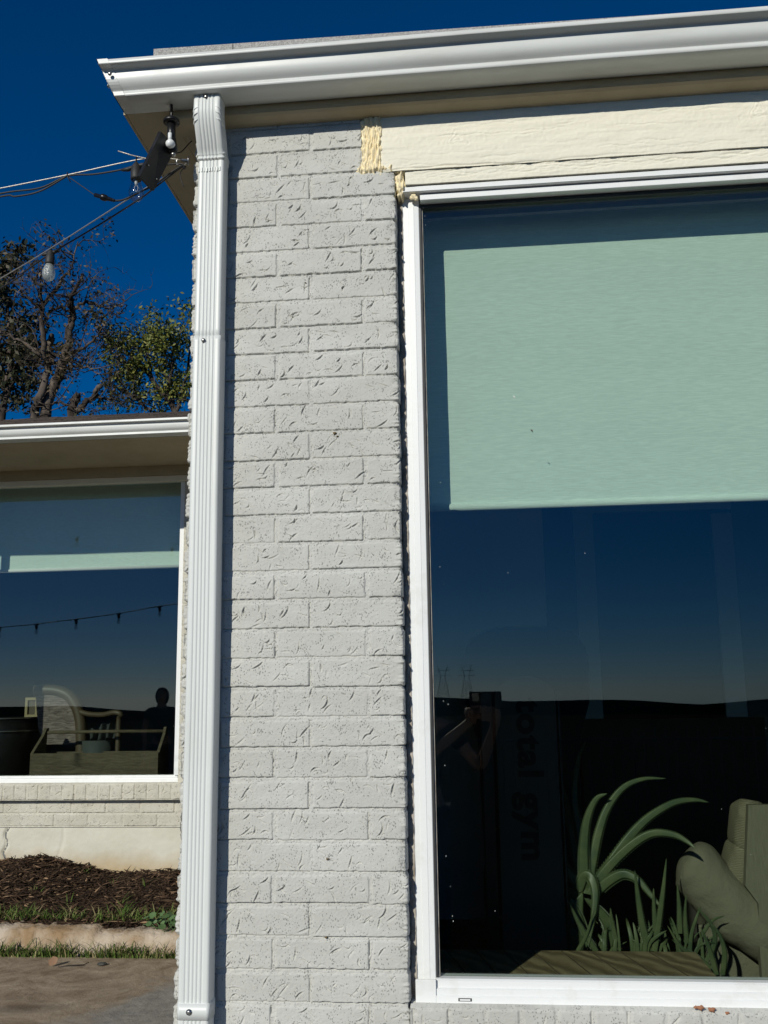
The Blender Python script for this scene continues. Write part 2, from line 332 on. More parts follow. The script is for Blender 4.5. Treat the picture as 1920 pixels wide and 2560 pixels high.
def stamp(H, us, zs, cu, cz, ang, L, wd, depth, bend, rng):
    """one tooled gouge: an arc cut into the face with a slightly raised lip"""
    r = L*.75+.006
    i0, i1 = np.searchsorted(zs, [cz-r, cz+r]); j0, j1 = np.searchsorted(us, [cu-r, cu+r])
    if i1-i0 < 3 or j1-j0 < 3: return
    U_, Z_ = np.meshgrid(us[j0:j1]-cu, zs[i0:i1]-cz)
    a = U_*math.cos(ang)+Z_*math.sin(ang); b = -U_*math.sin(ang)+Z_*math.cos(ang)
    b = b-bend*(a*a)/(L)                                  # curved centre line
    sgn = 1.0 if (-math.sin(ang)*.4+math.cos(ang)*-.5) > 0 else -1.0      # ramp side points down-right, cliff side up-left
    q = b*sgn
    t = a/(L/2); env = np.clip(1-t*t, 0, 1)
    wloc = wd*(.30+.70*env)*2.6
    cliff = 1/(1+np.exp(-np.clip((q+.0002)/.00035, -30, 30)))
    ramp = np.clip(1-q/wloc, 0, 1)
    H[i0:i1, j0:j1] -= depth*env**.6*cliff*ramp
    H[i0:i1, j0:j1] += depth*.22*env*np.exp(-((q+.0014)/.0011)**2)
def relief(us, zs, bricks, rng, mortar=-.0016, face=.0012, strokes=9, edge=.0022):
    """height map over (z, u): bricks = list of (u0,u1,z0,z1); mortar elsewhere"""
    H = np.full((len(zs), len(us)), mortar)
    sh = H.shape; sz = (zs[-1]-zs[0]); su = (us[-1]-us[0])
    H += vnoise(sh, (max(2, int(sz/.012)), max(2, int(su/.012))), rng)*.0010
    H += vnoise(sh, (max(2, int(sz/.0030)), max(2, int(su/.0030))), rng)*.0013
    wob = vnoise(sh, (max(2, int(sz/.010)), max(2, int(su/.010))), rng)*.0042
    for (u0, u1, z0, z1) in bricks:
        i0, i1 = np.searchsorted(zs, [z0-.002, z1+.002]); j0, j1 = np.searchsorted(us, [u0-.002, u1+.002])
        if i1-i0 < 3 or j1-j0 < 3: continue
        U_, Z_ = np.meshgrid(us[j0:j1], zs[i0:i1]); wb = wob[i0:i1, j0:j1]
        d = np.minimum(np.minimum(U_-u0, u1-U_), np.minimum(Z_-z0, z1-Z_))+wb
        msk = smooth01(-.0008, edge, d)
        lift = face+rng.normal(0, .0007)+(U_-(u0+u1)/2)*rng.normal(0, .004)+(Z_-(z0+z1)/2)*rng.normal(0, .018)
        H[i0:i1, j0:j1] = H[i0:i1, j0:j1]*(1-msk)+lift*msk+H[i0:i1, j0:j1]*msk*.3
        # crack line left by the paint where brick meets mortar underneath and at one side
        crack = np.exp(-((Z_-z0+wb*.5)/.0011)**2)*(U_ > u0)*(U_ < u1)*(.35+.65*(rng.random() > .25))
        side = np.exp(-((U_-u1+wb*.6)/.0010)**2)*(Z_ > z0)*(Z_ < z1)*(rng.random() > .35)*.8
        H[i0:i1, j0:j1] -= .0060*np.maximum(crack, side)
        area = (u1-u0)*(z1-z0); n = int(strokes*area/(.2*.058)+rng.random()*2)
        style = rng.integers(0, 3)
        for _ in range(n):
            cu = rng.uniform(u0+.008, u1-.008); cz = rng.uniform(z0+.008, z1-.006)
            k = rng.random(); dp = abs(rng.normal(.0042, .0017))+.0012
            if k < .55: stamp(H, us, zs, cu, cz, rng.normal(.95, .42), rng.uniform(.013, .036), rng.uniform(.0010, .0021), dp, rng.normal(0, .5), rng)
            elif k < .8: stamp(H, us, zs, cu, cz, rng.uniform(-.4, .5), rng.uniform(.014, .030), rng.uniform(.0010, .0016), dp*.8, rng.normal(0, 1.4), rng)
            else: stamp(H, us, zs, cu, cz, rng.normal(-.6, .2), rng.uniform(.018, .034), rng.uniform(.0009, .0013), dp*.55, rng.normal(0, .15), rng)
    return H
def bond(u_lo, u_hi, zt, zb, jz, offs, rng, jn=.009):
    """running bond: course k spans (Z0-k*C) .. ; offs(k) -> list of joint centres"""
    out = []
    k0 = int(math.floor((Z0-zt)/COURSE))-1; k1 = int(math.ceil((Z0-zb)/COURSE))+1
    for k in range(k0, k1):
        top = jz-k*COURSE; js = offs(k)
        for a, b in zip(js[:-1], js[1:]):
            out.append((a+jn/2+rng.normal(0, .0012), b-jn/2+rng.normal(0, .0012), top-COURSE+jn*.42+rng.normal(0, .0007), top-jn*.48+rng.normal(0, .0007)))
    return out

# ================================================================== THE MAIN HOUSE
house = empty('house', (0, 0, .3), 'pale grey painted brick house front with white gutter, downspout and large near window at right', 'house')
rng = np.random.default_rng(11)
W = .52
step = .00135
# path: left return (coming from Y=.32 to 0) , front (X -.52..0), right return (Y 0...09)
us = np.arange(-.32, W+.085, step); zs = np.arange(.60, 3.0, step)
def offs_front(k):
    s = [W+.09+.2155, W+.009/2+.0] if False else None
    if k % 2 == 0: base = [W-.082-.2155*i for i in range(0, 6)]
    else: base = [W-.2155-.2155*i for i in range(0, 6)]
    return sorted(base+[W+.0045+.001*0])+[W+.0045+.2]
def offs_clean(k):
    if k % 2 == 0: js = [W-.082-.2155*i for i in range(0, 5)]
    else: js = [W-.2145-.2155*i for i in range(0, 5)]
    return sorted(js)+[W+.22]
bricks = bond(us[0], us[-1], 3.0, .6, Z0, offs_clean, rng)
H = relief(us, zs, bricks, rng)
# corner chipping: joints bite deeper next to the arris, bricks stand in and out
UU, ZZ = np.meshgrid(us, zs)
kk = np.floor((Z0-ZZ)/COURSE).astype(int); rj = rng.normal(0, .0016, 200)
phase = ((Z0-ZZ)/COURSE) % 1.0
jd = np.minimum(phase, 1-phase)*COURSE
for uc, amp in ((0.0, .0105), (W, .0052)):
    near = np.exp(-((UU-uc)/.012)**2)
    H += near*(rj[(kk+60) % 200]-amp*np.exp(-(jd/.0050)**2)+vnoise(H.shape, (500, 30), rng)*.0055+vnoise(H.shape, (120, 30), rng)*.005)
# base curve with small corner radius
rc = .0035
def path(u):
    X = np.empty_like(u); Y = np.empty_like(u); NX = np.empty_like(u); NY = np.empty_like(u)
    a = u < 0; b = (u >= 0) & (u <= W); c = u > W
    X[a] = -W; Y[a] = -u[a]; NX[a] = -1; NY[a] = 0
    X[b] = -W+u[b]; Y[b] = 0; NX[b] = 0; NY[b] = -1
    X[c] = 0; Y[c] = u[c]-W; NX[c] = 1; NY[c] = 0
    for uc, s in ((0.0, -1), (W, 1)):
        t = np.clip((u-uc)/rc, -1, 1); mm = np.abs(u-uc) <= rc
        ang = (t+1)/2
        if s < 0: nx = -(1-ang); ny = -ang
        else: nx = ang; ny = -(1-ang)
        ln = np.sqrt(nx*nx+ny*ny)+1e-9
        NX[mm] = (nx/ln)[mm]; NY[mm] = (ny/ln)[mm]
        # pull the corner in to round it
        pull = (1-np.abs(t))*rc*.45
        X[mm] -= (nx/ln*pull)[mm]; Y[mm] -= (ny/ln*pull)[mm]
    return X, Y, NX, NY
PX, PY, NX, NY = path(us)
rec = ((UU > W-.083+.004*vnoise(H.shape, (90, 4), rng)) & (ZZ > Z0+COURSE+.001))        # the bricks stop short of the header board
H = np.where(rec, -.03, H)
P = np.stack([PX[None, :]+NX[None, :]*H, PY[None, :]+NY[None, :]*H, ZZ], -1)
grid_mesh('brick_pillar', P, M['brick'], house)
# rowlock sill course below the window
us2 = np.arange(.002, 2.3, .002); zs2 = np.arange(.60, .8455, .0016)
bk = []; xx = -.064
while xx < 2.35:
    bk.append((xx+.004, xx+.0755-.004, .735, .8425)); xx += .0755
bk += [(x0_+.0045, x0_+.2155-.0045, z_, z_+COURSE-.008) for j_, z_ in enumerate((.6655, .598)) for x0_ in np.arange(-.3+.1*j_, 2.4, .2155)]
H2 = relief(us2, zs2, bk, rng, strokes=6)
UU2, ZZ2 = np.meshgrid(us2, zs2)
H2 += .004*smooth01(.728, .733, ZZ2)
P2 = np.stack([UU2, -.001-H2, ZZ2], -1)
last = P2[-1:].copy(); last[..., 1] = .06; last[..., 2] = .852
P2 = np.concatenate([P2, last], 0)
grid_mesh('brick_sill', P2, M['brick'], house)
x = NM('rust_stain', (.16, .11, .05), .8); x.bump(x.noise(90), .002, .5); M['rust'] = x.m
x = NM('bare_terracotta', (.36, .15, .07), .85); x.col(x.mix(x.noise(60), (.42, .18, .09), (.28, .13, .07))); M['terra'] = x.m
def patch(name, u_, v_, r_, mat, seed, Y=-.0042):
    rr_ = random.Random(seed); c_ = at(u_, v_, Y); ring = [c_+Vector((math.cos(a), 0, math.sin(a)*.7))*r_*rr_.uniform(.45, 1.15)+Vector((0, .0006, 0)) for a in [2*math.pi*i/14 for i in range(14)]]
    b = MB(); b.add([c_+Vector((0, -.0006, 0))]+ring+[p+Vector((0, .004, 0)) for p in ring], [(0, 1+i, 1+(i+1) % 14) for i in range(14)]+[(1+i, 15+i, 15+(i+1) % 14, 1+(i+1) % 14) for i in range(14)], True); return b.build(name, mat, house)
for i, (u_, v_, r_) in enumerate(((836, 1082, .0050), (843, 1090, .0028), (818, 2148, .0035), (815, 2344, .0035), (764, 706, .0022))): patch('stain', u_, v_, r_, M['rust'], i)
for i, (u_, v_, r_) in enumerate(((1752, 2521, .008), (1781, 2526, .009), (1740, 2519, .005), (1818, 2534, .005))): patch('bare_chip', u_, v_, r_, M['terra'], i+20, -.0080)
# wall core pieces (keep the room dark and give the walls thickness)
b = MB(); b.box(-.50, -.012, .012, .10, .30, 2.96); b.box(-.50, -.42, .10, 3.72, .30, 2.96); b.box(-.012, 2.3, .07, .12, .30, .835); b.box(-.50, -.012, .012, .05, 0, .62)
b.box(2.25, 4.2, .0, .12, .0, 3.0); b.box(-.012, 2.3, .012, .12, .0, .64)
b.box(4.12, 4.2, .12, 4.7, .30, 2.96); b.box(-.42, 4.2, 4.62, 4.72, .30, 2.96); b.build('wall_core', M['wall_in'], house)
b = MB(); b.box(-.5, 4.2, .10, 4.7, .30, .42); b.build('room_floor', M['floor_in'], house)
b = MB(); b.box(-.45, 4.15, .10, 4.68, 2.90, 2.985); b.build('ceiling', M['wall_in'], house)
# header board: upper board and lower ledge, with weather cracks
def board(name, x0, x1, z0, z1, y, st, groove=None, jag=0, lip=.02):
    us_ = np.arange(x0, x1, st); zs_ = np.arange(z0, z1+st*.5, st); UU_, ZZ_ = np.meshgrid(us_, zs_)
    r = np.random.default_rng(5); Hh = vnoise(UU_.shape, (int((z1-z0)/.006)+1, int((x1-x0)/.09)), r)*.0010+vnoise(UU_.shape, (int((z1-z0)/.02)+1, int((x1-x0)/.05)), r)*.0016+vnoise(UU_.shape, (int((z1-z0)/.005)+1, int((x1-x0)/.006)), r)*.0007
    for _ in range(int((x1-x0)*34)):                      # long drying cracks along the grain
        cx_ = r.uniform(x0, x1); cz_ = r.uniform(z0+.012, z1); L = r.uniform(.02, .13); sl = r.normal(0, .03); dpt = r.uniform(.0008, .003)
        t = (UU_-cx_)/L; Hh -= dpt*np.clip(1-t*t, 0, 1)*np.exp(-((ZZ_-cz_-sl*(UU_-cx_)-.002*np.sin(UU_*90+cx_*40))/.0011)**2)
    for (kx, kz, kr) in ((.16, 2.885, .020), (.90, 2.905, .026)):   # knots
        d = np.sqrt(((UU_-kx)/1.25)**2+(ZZ_-kz)**2); d = d*(1+.35*np.sin(np.arctan2(ZZ_-kz, UU_-kx)*3)+.15*np.sin(UU_*160)); Hh += .0008*np.sin(d*760)*np.exp(-(d/kr)**2)
    if groove is not None:
        gz = groove+.0025*np.sin(UU_*14)+.0015*np.sin(UU_*61); Hh -= .0045*np.exp(-((ZZ_-gz)/.0018)**2)*(.55+.45*np.sin(UU_*5+1))
        Hh += .0012*np.sin(UU_*700+3*np.sin(UU_*50))*smooth01(groove+.001, groove-.004, ZZ_)*.5*(vnoise(UU_.shape, (3, 60), r)+.5)
    P_ = np.stack([UU_, y-Hh, ZZ_], -1)
    bot = P_[:1].copy(); bot[..., 1] = y+lip; top = P_[-1:].copy(); top[..., 1] = y+lip
    P_ = np.concatenate([bot, P_, top], 0)
    lf = P_[:, :1].copy(); lf[..., 1] = y+lip; P_ = np.concatenate([lf, P_], 1)
    return grid_mesh(name, P_, M['header'], house)
board('header_board', -.034, 2.3, 2.806, 2.966, -.001, .0022, groove=2.8095, lip=.035)
board('header_ledge', .026, 2.3, 2.768, 2.8055, .003, .0022, lip=.018)
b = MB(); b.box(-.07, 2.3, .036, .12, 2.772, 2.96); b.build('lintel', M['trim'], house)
# expanding foam squeezed between brick and board, with drips
us_ = np.arange(-.112, .034, .0012); zs_ = np.arange(2.722, 2.965, .0012); UU_, ZZ_ = np.meshgrid(us_, zs_); r = np.random.default_rng(3)
n1 = vnoise(UU_.shape, (30, 26), r); n2 = vnoise(UU_.shape, (14, 44), r); n3 = vnoise(UU_.shape, (70, 60), r)
def inside(cx, cz, hx, hz, soft=.006):
    d = np.minimum(hx-np.abs(UU_-cx), hz-np.abs(ZZ_-cz))+n1*.009+n2*.004; return smooth01(-soft*.3, soft*1.5, d)
mk = np.maximum(inside(-.057, 2.886, .027, .080), inside(-.052, 2.816, .046, .008))
mk = np.maximum(mk, inside(.013, 2.786, .010, .030)); mk = np.maximum(mk, inside(.012, 2.756, .007, .016))
mk = np.maximum(mk, .45*inside(-.045, 2.800, .016, .007)*(n3 > -.05))
rid = .0055*np.abs(np.sin(UU_*235+2.0*np.sin(ZZ_*23+1)+n2*2.6))**.8+n2*.004+n1*.0012
Hf = np.where(mk > .02, mk*(.006+rid*1.1)-.0045, -.012)
Hf = np.where(UU_ > -.002, np.where(mk > .02, Hf-.008, -.07), Hf)
grid_mesh('foam_filler', np.stack([UU_, -.001-Hf, ZZ_], -1), M['foam'], house)
b = MB()
for (fx, fy, fz, fr) in ((.046, .022, 2.745, .008), (.052, .020, 2.739, .006), (.040, .022, 2.742, .005)):
    bm = bmesh.new(); bmesh.ops.create_icosphere(bm, subdivisions=3, radius=fr)
    for v in bm.verts: v.co = v.co*(1+.35*mnoise.noise(v.co*220))+Vector((fx, fy, fz))
    b.bm(bm, True)
b.build('foam_blob', M['foam'], house)
# strip of caulk in the gap between bricks and window frame
us_ = np.arange(0.0, .0165, .0015); zs_ = np.arange(.842, 2.775, .004); UU_, ZZ_ = np.meshgrid(us_, zs_)
grid_mesh('caulk_strip', np.stack([UU_, .046-.010*(UU_/.016)+vnoise(UU_.shape, (200, 4), rng)*.004, ZZ_], -1), M['caulk'], house)
# eave moulding
mould = [(-.002, 2.957), (-.014, 2.958), (-.026, 2.9605), (-.036, 2.9635), (-.044, 2.968), (-.046, 2.974), (-.046, 3.06), (.02, 3.06), (.02, 2.957)]
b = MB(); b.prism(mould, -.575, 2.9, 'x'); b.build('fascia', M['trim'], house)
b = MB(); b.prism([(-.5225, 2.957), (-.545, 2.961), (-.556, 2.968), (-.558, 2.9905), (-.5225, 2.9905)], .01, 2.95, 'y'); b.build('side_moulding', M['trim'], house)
# soffit of the left overhang
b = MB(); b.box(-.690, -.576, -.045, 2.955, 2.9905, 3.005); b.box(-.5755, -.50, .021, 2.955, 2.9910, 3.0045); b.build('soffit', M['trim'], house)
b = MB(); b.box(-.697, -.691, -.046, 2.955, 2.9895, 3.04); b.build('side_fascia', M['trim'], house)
# K style gutter
prof = [(-.049, 3.074), (-.049, 2.9895), (-.124, 2.9895), (-.1262, 2.991), (-.1262, 3.0015), (-.1240, 3.0025), (-.1260, 3.0045), (-.1310, 3.0085), (-.1365, 3.0140), (-.1400, 3.0200), (-.1420, 3.0270), (-.1430, 3.0340), (-.1432, 3.0400), (-.1440, 3.0470), (-.1490, 3.0515), (-.1655, 3.0530), (-.1668, 3.0545), (-.1668, 3.0645), (-.164, 3.0665), (-.152, 3.0665)]
inner = [(-.152, 3.0650), (-.163, 3.0650), (-.1652, 3.0640), (-.1652, 3.0552), (-.1480, 3.0530), (-.1425, 3.048), (-.1416, 3.040), (-.1410, 3.0315), (-.1400, 3.0250), (-.1380, 3.0190), (-.134, 3.013), (-.1280, 3.0080), (-.1225, 3.0030), (-.1247, 2.9912), (-.0505, 2.9912), (-.0505, 3.074)]
b = MB()
n = len(prof)
xs_ = [-.690]+[-.4+.3*i for i in range(12)]
vs = []
for X in xs_:
    for k, (y, z) in enumerate(prof+inner): vs.append((X-((z-2.99)*.42-.012 if X < -.6 else 0), y+.0007*math.sin(X*7+k*.2), z+.0009*math.sin(X*3.1)))
nn = len(prof+inner)
fs = [(i*nn+k, i*nn+(k+1) % nn, (i+1)*nn+(k+1) % nn, (i+1)*nn+k) for i in range(len(xs_)-1) for k in range(nn)]
b.add(vs, fs, True); gut = b.build('gutter', M['gutter'], house)
# end cap
cap = [(y-.0012 if y < -.06 else y, z+(.0012 if z > 3.06 else -.0008)) for y, z in prof]
b = MB(); b.prism(cap, -.7045, -.7025, 'x')
b.sm = [False]*len(b.sm)
for i in range(1, n-1):
    (y0, z0), (y1, z1) = cap[i], cap[i+1]; b.add([(-.7045, y0, z0), (-.7045, y1, z1), (-.676, y1, z1), (-.676, y0, z0)], [(0, 1, 2, 3)])
b.v = [(x_-((z_-2.99)*.42-.012), y_, z_) for x_, y_, z_ in b.v]
ec = b.build('end_cap', M['gutter'], gut)
def screw(p, nrm, parent, r=.0035):
    b = MB(); b.lathe(p, [(r*1.5, 0), (r*1.5, .0012), (r, .0015), (r, .0035), (r*.6, .0042)], 8, nrm); return b.build('screw', M['steel'], parent)
screw((-.694, -.152, 3.034), (0, -1, -.2), ec); screw((-.707, -.125, 3.02), (-1, 0, 0), ec)
# roof edge above the gutter
za = at(390, 122, -.075).z; zb = at(1345, 62, -.075).z
b = MB(); b.add([(-.612, -.075, 3.05), (1.7, -.075, 3.05), (1.7, -.075, zb-.012), (-.612, -.075, za),
                 (-.612, 4.9, 3.05), (1.7, 4.9, 3.05), (1.7, 4.9, 3.6), (-.612, 4.9, 3.6+za-zb)],
                [(0, 1, 2, 3), (4, 7, 6, 5), (0, 3, 7, 4), (1, 5, 6, 2), (3, 2, 6, 7)])
roof = b.build('roof', M['granule'], house)
b = MB(); b.box(-.69, 4.3, -.044, 4.9, 3.006, 3.048); b.box(1.7, 4.3, -.044, 4.9, 3.048, 3.09); b.build('roof_deck', M['granule'], house)
b = MB(); b.box(-.404, -.4025, -.0765, -.0752, 3.052, za-.003); b.build('shingle_joint', M['rubber'], roof)

# downspout: ribbed section swept along elbow + drop
def spout_section(w_=.0665, d_=.048, ribs=True):
    hw, hd, r_ = w_/2, d_/2, .007; pts = []
    # front (toward -Y) from left to right, with corrugations
    N = 46
    for i in range(N+1):
        xx_ = -hw+r_+(w_-2*r_)*i/N; yy = 0
        if ribs:
            for c_ in (-.018, -.0085, 0, .0085, .018): yy += .0023*math.exp(-((xx_-c_)/.0019)**2)
        pts.append((xx_, hd-yy))
    for i in range(1, 7): a = math.pi/2*(1-i/6); pts.append((hw-r_+r_*math.cos(a), hd-r_+r_*math.sin(a)))
    for i in range(0, 7): a = -math.pi/2*(i/6); pts.append((hw-r_+r_*math.cos(a), -hd+r_+r_*math.sin(a)))
    for i in range(0, 7): a = -math.pi/2-math.pi/2*(i/6); pts.append((-hw+r_+r_*math.cos(a), -hd+r_+r_*math.sin(a)))
    for i in range(0, 6): a = math.pi-math.pi/2*(i/6); pts.append((-hw+r_+r_*math.cos(a), hd-r_+r_*math.sin(a)))
    return pts
def sweep(b, centers, sec, scl=None, shade=True):
    """centers: list of (X, Y, Z, tilt) ; section y axis = outward (-Y)"""
    n_ = len(sec); vs = []
    for i, (X, Y, Z, t) in enumerate(centers):
        s = 1 if scl is None else scl[i]
        for (a, o) in sec:
            vs.append((X+a*s, Y-o*s*math.cos(t), Z-o*s*math.sin(t)))
    fs = [(i*n_+k, i*n_+(k+1) % n_, (i+1)*n_+(k+1) % n_, (i+1)*n_+k) for i in range(len(centers)-1) for k in range(n_)]
    fs += [tuple(range(n_)), tuple((len(centers)-1)*n_+k for k in reversed(range(n_)))]
    b.add(vs, fs, True)
XC = -.4600
spout = empty('downspout', (0, 0, 0)); spout.parent = house; spout.matrix_parent_inverse = Matrix.Translation(house.location).inverted()
sec = spout_section()
cen = []; zt = 2.868
while zt > .50:
    cen.append((XC+.0006*math.sin(zt*5), -.034+.0005*math.sin(zt*9), zt, 0)); zt -= .03
KS = int((2.868-at(500, 826, -.06).z)/.03)+1
b = MB(); sweep(b, cen[:KS+1], sec); b.build('pipe', M['spout'], spout)
zsp = cen[KS][2]
b = MB(); sweep(b, [(c_[0], c_[1]-.0008, c_[2], 0) for c_ in [(XC, -.034, zsp+.012)]+[(c2[0], c2[1], c2[2]) for c2 in cen[KS:]]], spout_section(.0695, .0505)); b.build('pipe', M['spout'], spout)
# elbow
el_c = [(XC+.001, -.082, 2.996, 0), (XC+.001, -.083, 2.975, 0), (XC+.001, -.084, 2.958, .05), (XC+.001, -.083, 2.945, .20), (XC+.001, -.079, 2.932, .38), (XC+.001, -.073, 2.918, .48), (XC+.001, -.064, 2.902, .48), (XC+.001, -.055, 2.887, .42), (XC, -.046, 2.872, .32), (XC, -.040, 2.862, .2), (XC, -.036, 2.850, .05), (XC, -.035, 2.838, 0)]
es = spout_section(.0690, .050); b = MB(); sweep(b, el_c, es); elb = b.build('elbow', M['spout'], spout)
# crimped pleats of the elbow at both corners
for sgn in (-1, 1):
    for j, (yy, zz) in enumerate(((-.1070, 2.951), (-.106, 2.937), (-.101, 2.922))):
        x0_ = XC+.001+sgn*.0350; x1_ = XC+.001+sgn*.0225
        b = MB(); b.tube([(x0_, yy+.030, zz-.006), (x0_-sgn*.0005, yy+.008, zz-.004), (x0_-sgn*.004, yy-.0005, zz-.001), (x1_, yy-.0018, zz+.002)], [.0012, .003, .0028, .0006], 8); b.build('pleat', M['spout'], elb)
b = MB(); sweep(b, [(XC, -.035, 2.857, 0), (XC, -.035, 2.850, 0)], spout_section(.0730, .054)); sweep(b, [(XC, -.035, 2.846, 0), (XC, -.035, 2.840, 0)], spout_section(.0715, .0525)); b.build('crimp_ring', M['spout'], elb)
b = MB()
for i in range(9): b.box(XC-.031+.0066*i, XC-.0275+.0066*i, -.0598, -.0575, 2.806, 2.818, .0008)
b.build('crimp_ring', M['spout'], elb)
screw((XC-.001, -.1075, 2.981), (0, -1, 0), elb)
zst = zsp
screw((XC-.008, -.0612, zst+.000), (0, -1, 0), spout); 
zb_ = at(480, 2530, -.06).z
b = MB(); sweep(b, [(XC, -.035, zb_+.0165, 0), (XC, -.035, zb_-.0165, 0)], spout_section(.0720, .053, False)); stp = b.build('strap', M['spout'], spout)
screw((XC-.008, -.0620, zb_), (0, -1, 0), stp, .0045)

# ---- large window
win = empty('window', (0, 0, 0)); win.parent = house; win.matrix_parent_inverse = Matrix.Translation(house.location).inverted()
XL, XR, ZB, ZT = .0125, 2.24, .846, 2.768
b = MB()
def fr_v(x0, y0, x1, y1, z0, z1): b.box(x0, x1, y0, y1, z0, z1, .0015)
# left jamb, three stepped fins
b.prism([(XL, .075), (XL, .0405), (XL+.0008, .0395), (XL+.0165, .0388), (XL+.0172, .0378), (XL+.031, .0372), (XL+.0315, .0384), (XL+.043, .0392), (XL+.0445, .041), (XL+.0445, .075)], ZB, ZT-.012, 'z')
b.build('frame', M['vinyl'], win)
b = MB(); b.box(2.20, 2.24, .028, .075, ZB, ZT-.01); b.build('frame', M['vinyl'], win)
b = MB(); b.prism([(.0085, 2.7655), (.0085, 2.7530), (.012, 2.7520), (.075, 2.7520), (.075, 2.7655)], XL+.006, 2.24); 
b.prism([(.020, 2.7485), (.020, 2.7345), (.0215, 2.7335), (.042, 2.7335), (.075, 2.738), (.075, 2.7485)], XL+.049, 2.20); b.build('frame_head', M['vinyl'], win)
b = MB(); b.prism([(.020, ZB+.001), (.020, .8605), (.0235, .8625), (.0235, .8745), (.029, .8765), (.029, .8905), (.034, .8935), (.075, .8935), (.075, ZB+.001)], XL+.0448, 2.20)
b.box(XL+.0001, XL+.0447, .0195, .027, ZB+.0015, ZB+.048, .001); b.build('frame_sill', M['vinyl'], win)
b = MB(); xs0 = .105; b.box(xs0, xs0+.029, .0188, .0199, .8515, .8578, .0004); b.build('weep_hole', M['rubber'], win)
b = MB(); b.box(xs0+.003, xs0+.026, .0180, .0187, .8530, .8562, .0003); b.build('weep_cover', M['vinyl'], win)
b = MB(); b.box(XL+.0446, XL+.0495, .040, .07, .8945, 2.7325); b.box(XL+.050, 2.2, .043, .07, 2.7235, 2.7330); b.build('gasket', M['rubber'], win)
b = MB(); b.box(XL+.0497, XL+.0530, .046, .07, .8945, 2.7230); b.build('spacer_bar', M['caulk'], win)
b = MB(); b.box(XL+.0530, 2.2, .052, .058, .894, 2.7234); b.build('glass_pane', M['glass'], win)
# flecks of dried paint on the glass edge
b = MB(); rr = random.Random(8)
for _ in range(22):
    zz = rr.choice((rr.uniform(1.0, 1.38), rr.uniform(2.6, 2.71), rr.uniform(.92, 2.2))); xx = XL+.058+abs(rr.gauss(0, .012)) if zz > 2.5 else XL+.066+rr.gauss(.012, .004)
    if zz <= 2.5 and rr.random() < .3: xx = rr.uniform(.1, .95)
    s_ = rr.uniform(.0003, .0008); b.box(xx-s_*.7, xx+s_*.7, .0512, .0519, zz-s_*rr.uniform(.8, 3), zz+s_)
tag(b.build('paint_fleck', M['white_in'], win), kind='stuff')
for (u_, v_, r_, mt) in ((1286, 992, .0035, 'white_in'), (1330, 1076, .0032, 'rust'), (1270, 1432, .0012, 'white_in'), (1470, 1120, .0010, 'rust')):
    c_ = at(u_, v_, .0515); b = MB(); b.tube([c_+Vector((-r_, 0, r_*.9)), c_+Vector((0, -.0004, 0)), c_+Vector((r_*.5, 0, -r_))], [r_*.15, r_*.42, r_*.15], 6); b.build('speck', M[mt], win)

# ---- room behind the window
bl = empty('roller_blind', (.08, .16, 2.7), 'pale roller blind half drawn behind the large near window, sunlit', 'blind')
us_ = np.arange(.058, 2.15, .006); zb_h = 1.968; zs_ = np.linspace(zb_h, 2.79, 150); UU_, ZZ_ = np.meshgrid(us_, zs_)
grid_mesh('cloth', np.stack([UU_, .166+.0014*np.sin(UU_*11)*np.cos(ZZ_*3)+.0008*np.sin(ZZ_*30+UU_*3), ZZ_], -1), M['blind'], bl)
b = MB(); b.tube([(.060, .166, zb_h), (2.15, .166, zb_h)], .0095, 10); b.build('hem_bar', M['blind'], bl)
b = MB(); b.tube([(.03, .19, 2.80), (2.2, .19, 2.80)], .022, 16); b.build('roller_tube', M['white_in'], bl)
b = MB(); b.box(-.012, 2.25, .12, .135, 2.7340, 2.90); b.box(-.4, 2.25, .12, .20, .76, .790); b.box(-.40, .0, .12, .135, .835, 2.90); b.build('window_lining', M['wall_in'], house)
# back wall details: door casing and pale panel
b = MB()
def strip(u0, v0, u1, v1, Y, wdt, th=.02):
    a = at(u0, v0, Y); c_ = at(u1, v1, Y)
    if abs(a.x-c_.x) < abs(a.z-c_.z): b.box((a.x+c_.x)/2-wdt/2, (a.x+c_.x)/2+wdt/2, Y-th, Y, min(a.z, c_.z), max(a.z, c_.z))
    else: b.box(min(a.x, c_.x), max(a.x, c_.x), Y-th, Y, (a.z+c_.z)/2-wdt/2, (a.z+c_.z)/2+wdt/2)
pL = at(1455, 1285, 2.8); pR = at(1800, 1285, 2.8); zfl = .42; zcb = at(1600, 1795, 2.78).z
b.box(pL.x-.05, pL.x+.05, 2.775, 2.80, zcb, pL.z); b.box(pR.x-.05, pR.x+.05, 2.775, 2.80, zcb, pR.z); b.box(pL.x-.05, pR.x+.05, 2.773, 2.80, pL.z+.0005, pL.z+.10)
b.build('door_casing', M['white_in'], house)
b = MB(); b.box(pL.x-.08, pR.x+.08, 2.60, 2.76, zfl, zcb); b.build('low_wall', M['floor_in'], house)
b = MB(); b.box(-.41, pL.x-.05, 2.80, 2.86, zfl, 2.89); b.box(pR.x+.05, 4.1, 2.80, 2.86, zfl, 2.89); b.box(pL.x-.05, pR.x+.05, 2.80, 2.86, pL.z+.1, 2.89); b.build('partition_wall', M['wall_in'], house)
q0 = at(1063, 1285, 1.9); q1 = at(1368, 1570, 1.9)
scr = empty('room_divider', (0, 1.9, zfl), 'tall pale panel standing in the dark room behind the near window', 'panel')
b = MB(); b.box(q0.x-.3, q1.x, 1.9, 1.93, zfl+.2, 2.6, .004); b.build('panel', M['white_in'], scr)
b = MB(); b.box(q0.x-.32, q0.x-.28, 1.88, 1.95, zfl, 2.62); b.box(q0.x-.3, q1.x, 1.89, 1.94, zfl+.1, zfl+.2); b.build('foot', M['wood'], scr)
